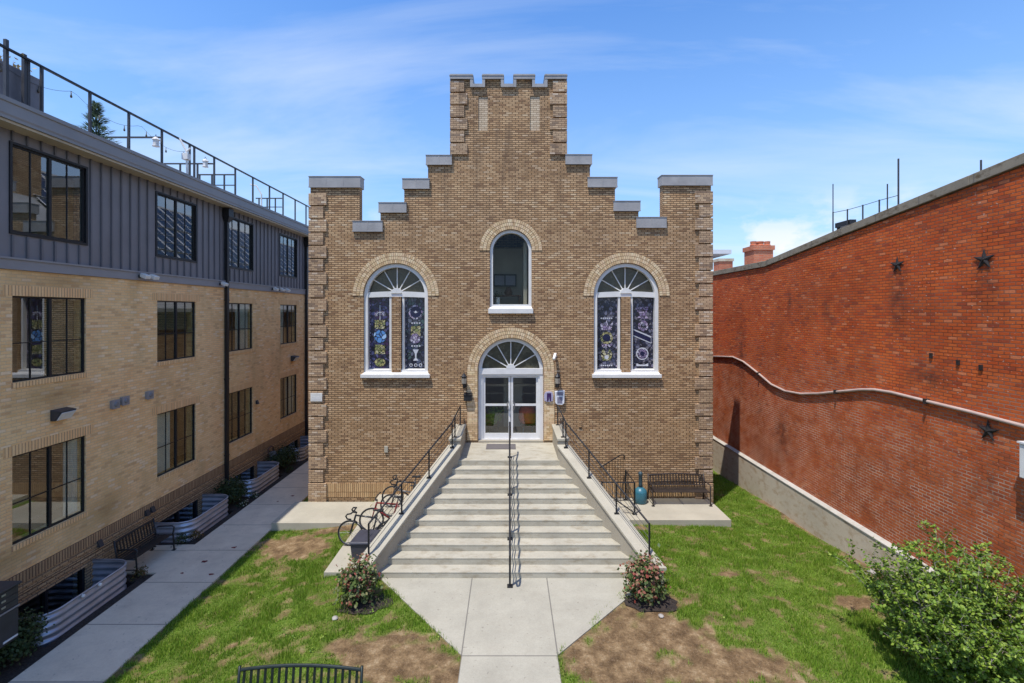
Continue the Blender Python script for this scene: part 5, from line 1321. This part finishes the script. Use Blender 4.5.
x0, x1 = 9.9, 10.78; zt = 8.72
b = MB(); b.box(x0+.05, x1-.05, 19.5, 20.3, 7.38, zt-.2); b.box(x0, x1, 19.45, 20.35, zt-.2, zt-.02); b.build('stack', M['chimney'], t)
for xx in (x0+.15, x0+.45, x0+.72):
    b = MB(); b.lathe((xx,19.75,zt-.02), [(.12,0),(.14,.04),(.11,.08),(.12,.2 if xx != x0+.45 else .12)], 10); b.build('chimney_pot', M['chimney'], t)
b = MB(); b.lathe((x0+.55,20.1,zt-.02), [(.17,0),(.17,.16),(.2,.18),(.2,.24)], 10); b.build('chimney_pot', M['chimney'], t)
t = empty('pale_chimney', 'smaller weathered chimney with a pale cap beside the church corner', 'chimney', None, (11.75, 26.3, 7.4))
b = MB(); b.box(11.38, 12.12, 26, 26.7, 7.38, 8.75); b.build('stack', M['chimney'], t)
b = MB(); b.box(11.33, 12.17, 25.95, 26.75, 8.75, 8.9); b.build('cap', M['stone'], t)
t = empty('row_house', 'distant house with a flat pale roof overhang showing beside the church corner', 'house', None, (14, 46, 0))
b = MB(); b.box(8, 17.2, 43, 52, -1.7, 11); b.build('wall', M['chimney'], t)
b = MB(); b.box(7.6, 19.1, 41.2, 52.4, 11.0, 11.35); b.build('roof', M['canopy'], t)
b = MB(); b.box(9.2, 10.4, 42.96, 43.02, 7, 9); b.build('window', M['black'], t)

# ------------------------------------------------------------------ plants
bush('flowering_shrub', 'red-tipped green shrub on dark mulch left of the walkway', 'shrub', (-3.12, 9.95, gz(-3.12,9.95)), (.36,.34,.42), 85, 26, .085, ['leaf_photo','leaf_red'], 'red-tipped shrubs at the foot of the steps', tip=.26, clump=.2, seed=1, stems=14)
bush('flowering_shrub', 'red-tipped green shrub on dark mulch right of the walkway', 'shrub', (2.86, 10.02, gz(2.86,10.02)), (.37,.34,.43), 85, 26, .085, ['leaf_photo','leaf_red'], 'red-tipped shrubs at the foot of the steps', tip=.42, clump=.2, seed=2, stems=14)
for sx, sy, lb in ((-3.0,9.9,0),(2.95,9.95,0)):
    b = MB(); pts = []
    for k in range(18):
        r = .5*(.85+.3*random.random()); xx, yy = sx + r*1.1*math.cos(2*PI*k/18), sy + r*.75*math.sin(2*PI*k/18); pts.append((xx, yy, gz(xx,yy)+.02))
    b.add(pts + [(sx, sy, gz(sx,sy)+.08)], [(k, (k+1) % 18, 18) for k in range(18)]); struct(b.build('mulch_ring', M['mulch']))
for px_, py_, r, lb in ((-3.42,9.42,.06,'pale stone lying in front of the left flowering shrub'),(2.99,9.45,.055,'pale stone lying in front of the right flowering shrub'),(7.55,12.0,.1,'pale rock at the foot of the stone base near the big green bush')):
    bm = bmesh.new(); bmesh.ops.create_icosphere(bm, subdivisions=2, radius=r)
    for q in bm.verts: q.co = q.co*(1+.25*mnoise.noise(q.co*12)); q.co.z *= .6
    if px_ > 7: px_, py_ = 8.55, 11.3
    me = bpy.data.meshes.new('rock'); bm.to_mesh(me); bm.free(); me.materials.append(M['rock']); o = bpy.data.objects.new('rock', me); o.location = (px_, py_, gz(px_,py_)+.03); C.objects.link(o); tag(o, lb, 'rock', 'loose rocks on the lawn')
wb = MB(); random.seed(9)
for k in range(260):
    x = random.uniform(-7, 8.6); y = random.uniform(7.2, 15)
    if hard(x, y) or random.random() > .8 - bare(x, y) or mnoise.noise(Vector((x*.7, y*.7, 4.4))) < -.05: continue
    for j in range(random.randint(5, 12)):
        a = random.uniform(0, 2*PI); r = random.uniform(.01, .09)
        leaf_mesh(wb, (x + r*math.cos(a), y + r*math.sin(a), gz(x, y) + random.uniform(.02, .075)), random.uniform(.025, .05), (math.cos(a)*.5, math.sin(a)*.5, 1))
wo = wb.build('weeds', M['leaf'], None, recalc=False); wo['kind'] = 'stuff'; tag(wo, 'low broad-leaved dark green weeds scattered through the lawn', 'weeds')
# big bush at the right
random.seed(77)
root = empty('green_bush', 'large leafy green bush with grey stems in front of the red wall', 'bush', None, (7.55, 7.95, gz(7.55,7.95)))
lb_, sb_ = MB(), MB()
for k in range(135):
    a = random.uniform(0, 2*PI); tilt = random.random()**.6*1.12; ln = random.uniform(1.5, 2.65)*(1 - .22*tilt)
    p0 = Vector((.25*math.cos(a)*random.random(), .25*math.sin(a)*random.random(), -.05))
    dr = Vector((math.sin(tilt)*math.cos(a), math.sin(tilt)*math.sin(a)*.9, math.cos(tilt)))
    pts = []; p = p0.copy()
    for i in range(9):
        pts.append(p.copy()); dr = (dr + Vector((random.gauss(0,.09), random.gauss(0,.09), .05))).normalized(); p = p + dr*ln/8
    if p.x + 7.55 > XR - .2: 
        pts = [Vector((min(q.x, XR-.25-7.55-random.random()*.2), q.y, q.z)) for q in pts]
    sb_.tube(pts, random.uniform(.009, .02), 5, 0, .003)
    for i in range(13):
        f = .30 + .7*i/12; fi = min(7, int(f*8)); q = pts[fi].lerp(pts[fi+1], f*8 - fi)
        ta = random.uniform(0, 2*PI); td = (Vector((math.cos(ta), math.sin(ta), random.uniform(.1,.9)))).normalized(); tl = random.uniform(.12, .34)
        sb_.tube([q, q + td*tl], .004, 4, 0, .002)
        for m_ in range(random.randint(18, 36)):
            pp_ = q + td*tl*random.uniform(.1, 1.1) + Vector((random.gauss(0,.03), random.gauss(0,.03), random.gauss(0,.03)))
            leaf_mesh(lb_, pp_, random.uniform(.042, .08), td*.6 + Vector((random.uniform(-1,1), random.uniform(-1,1), random.uniform(0,1.2))))
local(sb_.build('stem', M['bark'], root, smooth=True))
local(lb_.build('foliage', M['leaf'], root, recalc=False))
# shrubs in the bed
SH = [((-9.35,9.0),(.45,.36,.38),'dark round shrub between the mailbox cabinet and the nearest window well'),((-9.5,16.35),(.45,.48,.40),'dark shrub between the second window well and the downspout'),((-9.45,20.15),(.5,.75,.45),'dark spreading shrub just beyond the third window well'),((-9.5,24.3),(.4,.6,.45),'dark shrub beyond the farthest window well')]
for i, ((x, y), r, lb) in enumerate(SH):
    bush('bed_shrub', lb, 'shrub', (x, y, -.53), r, 120, 22, .07, ['leaf_dk'], 'dark shrubs in the mulch bed', clump=.2, seed=20+i, stems=8)
LO = [((-9.05,11.78),.16,'leaf_rust','small rust-brown plant at the near leg of the black bench'),((-8.98,13.75),.16,'leaf_rust','small rust-brown plant beside the second window well'),((-9.25,13.5),.18,'leaf_dk','low green plant behind the far arm of the black bench'),((-8.95,16.1),.13,'leaf_dk','low plant with white blooms beyond the second window well'),((-8.95,16.9),.12,'leaf_dk','low plant with white blooms near the downspout'),((-8.95,19.6),.13,'leaf_dk','low green plant at the edge beyond the third window well')]
for i, ((x, y), r, mt, lb) in enumerate(LO):
    bush('bed_plant', lb, 'plant', (x, y, -.53), (r, r, r*.8), 14, 16, .05, [mt, 'petal'], 'small plants in the mulch bed', tip=.28 if 'white' in lb else None, clump=.1, seed=40+i, stems=4)
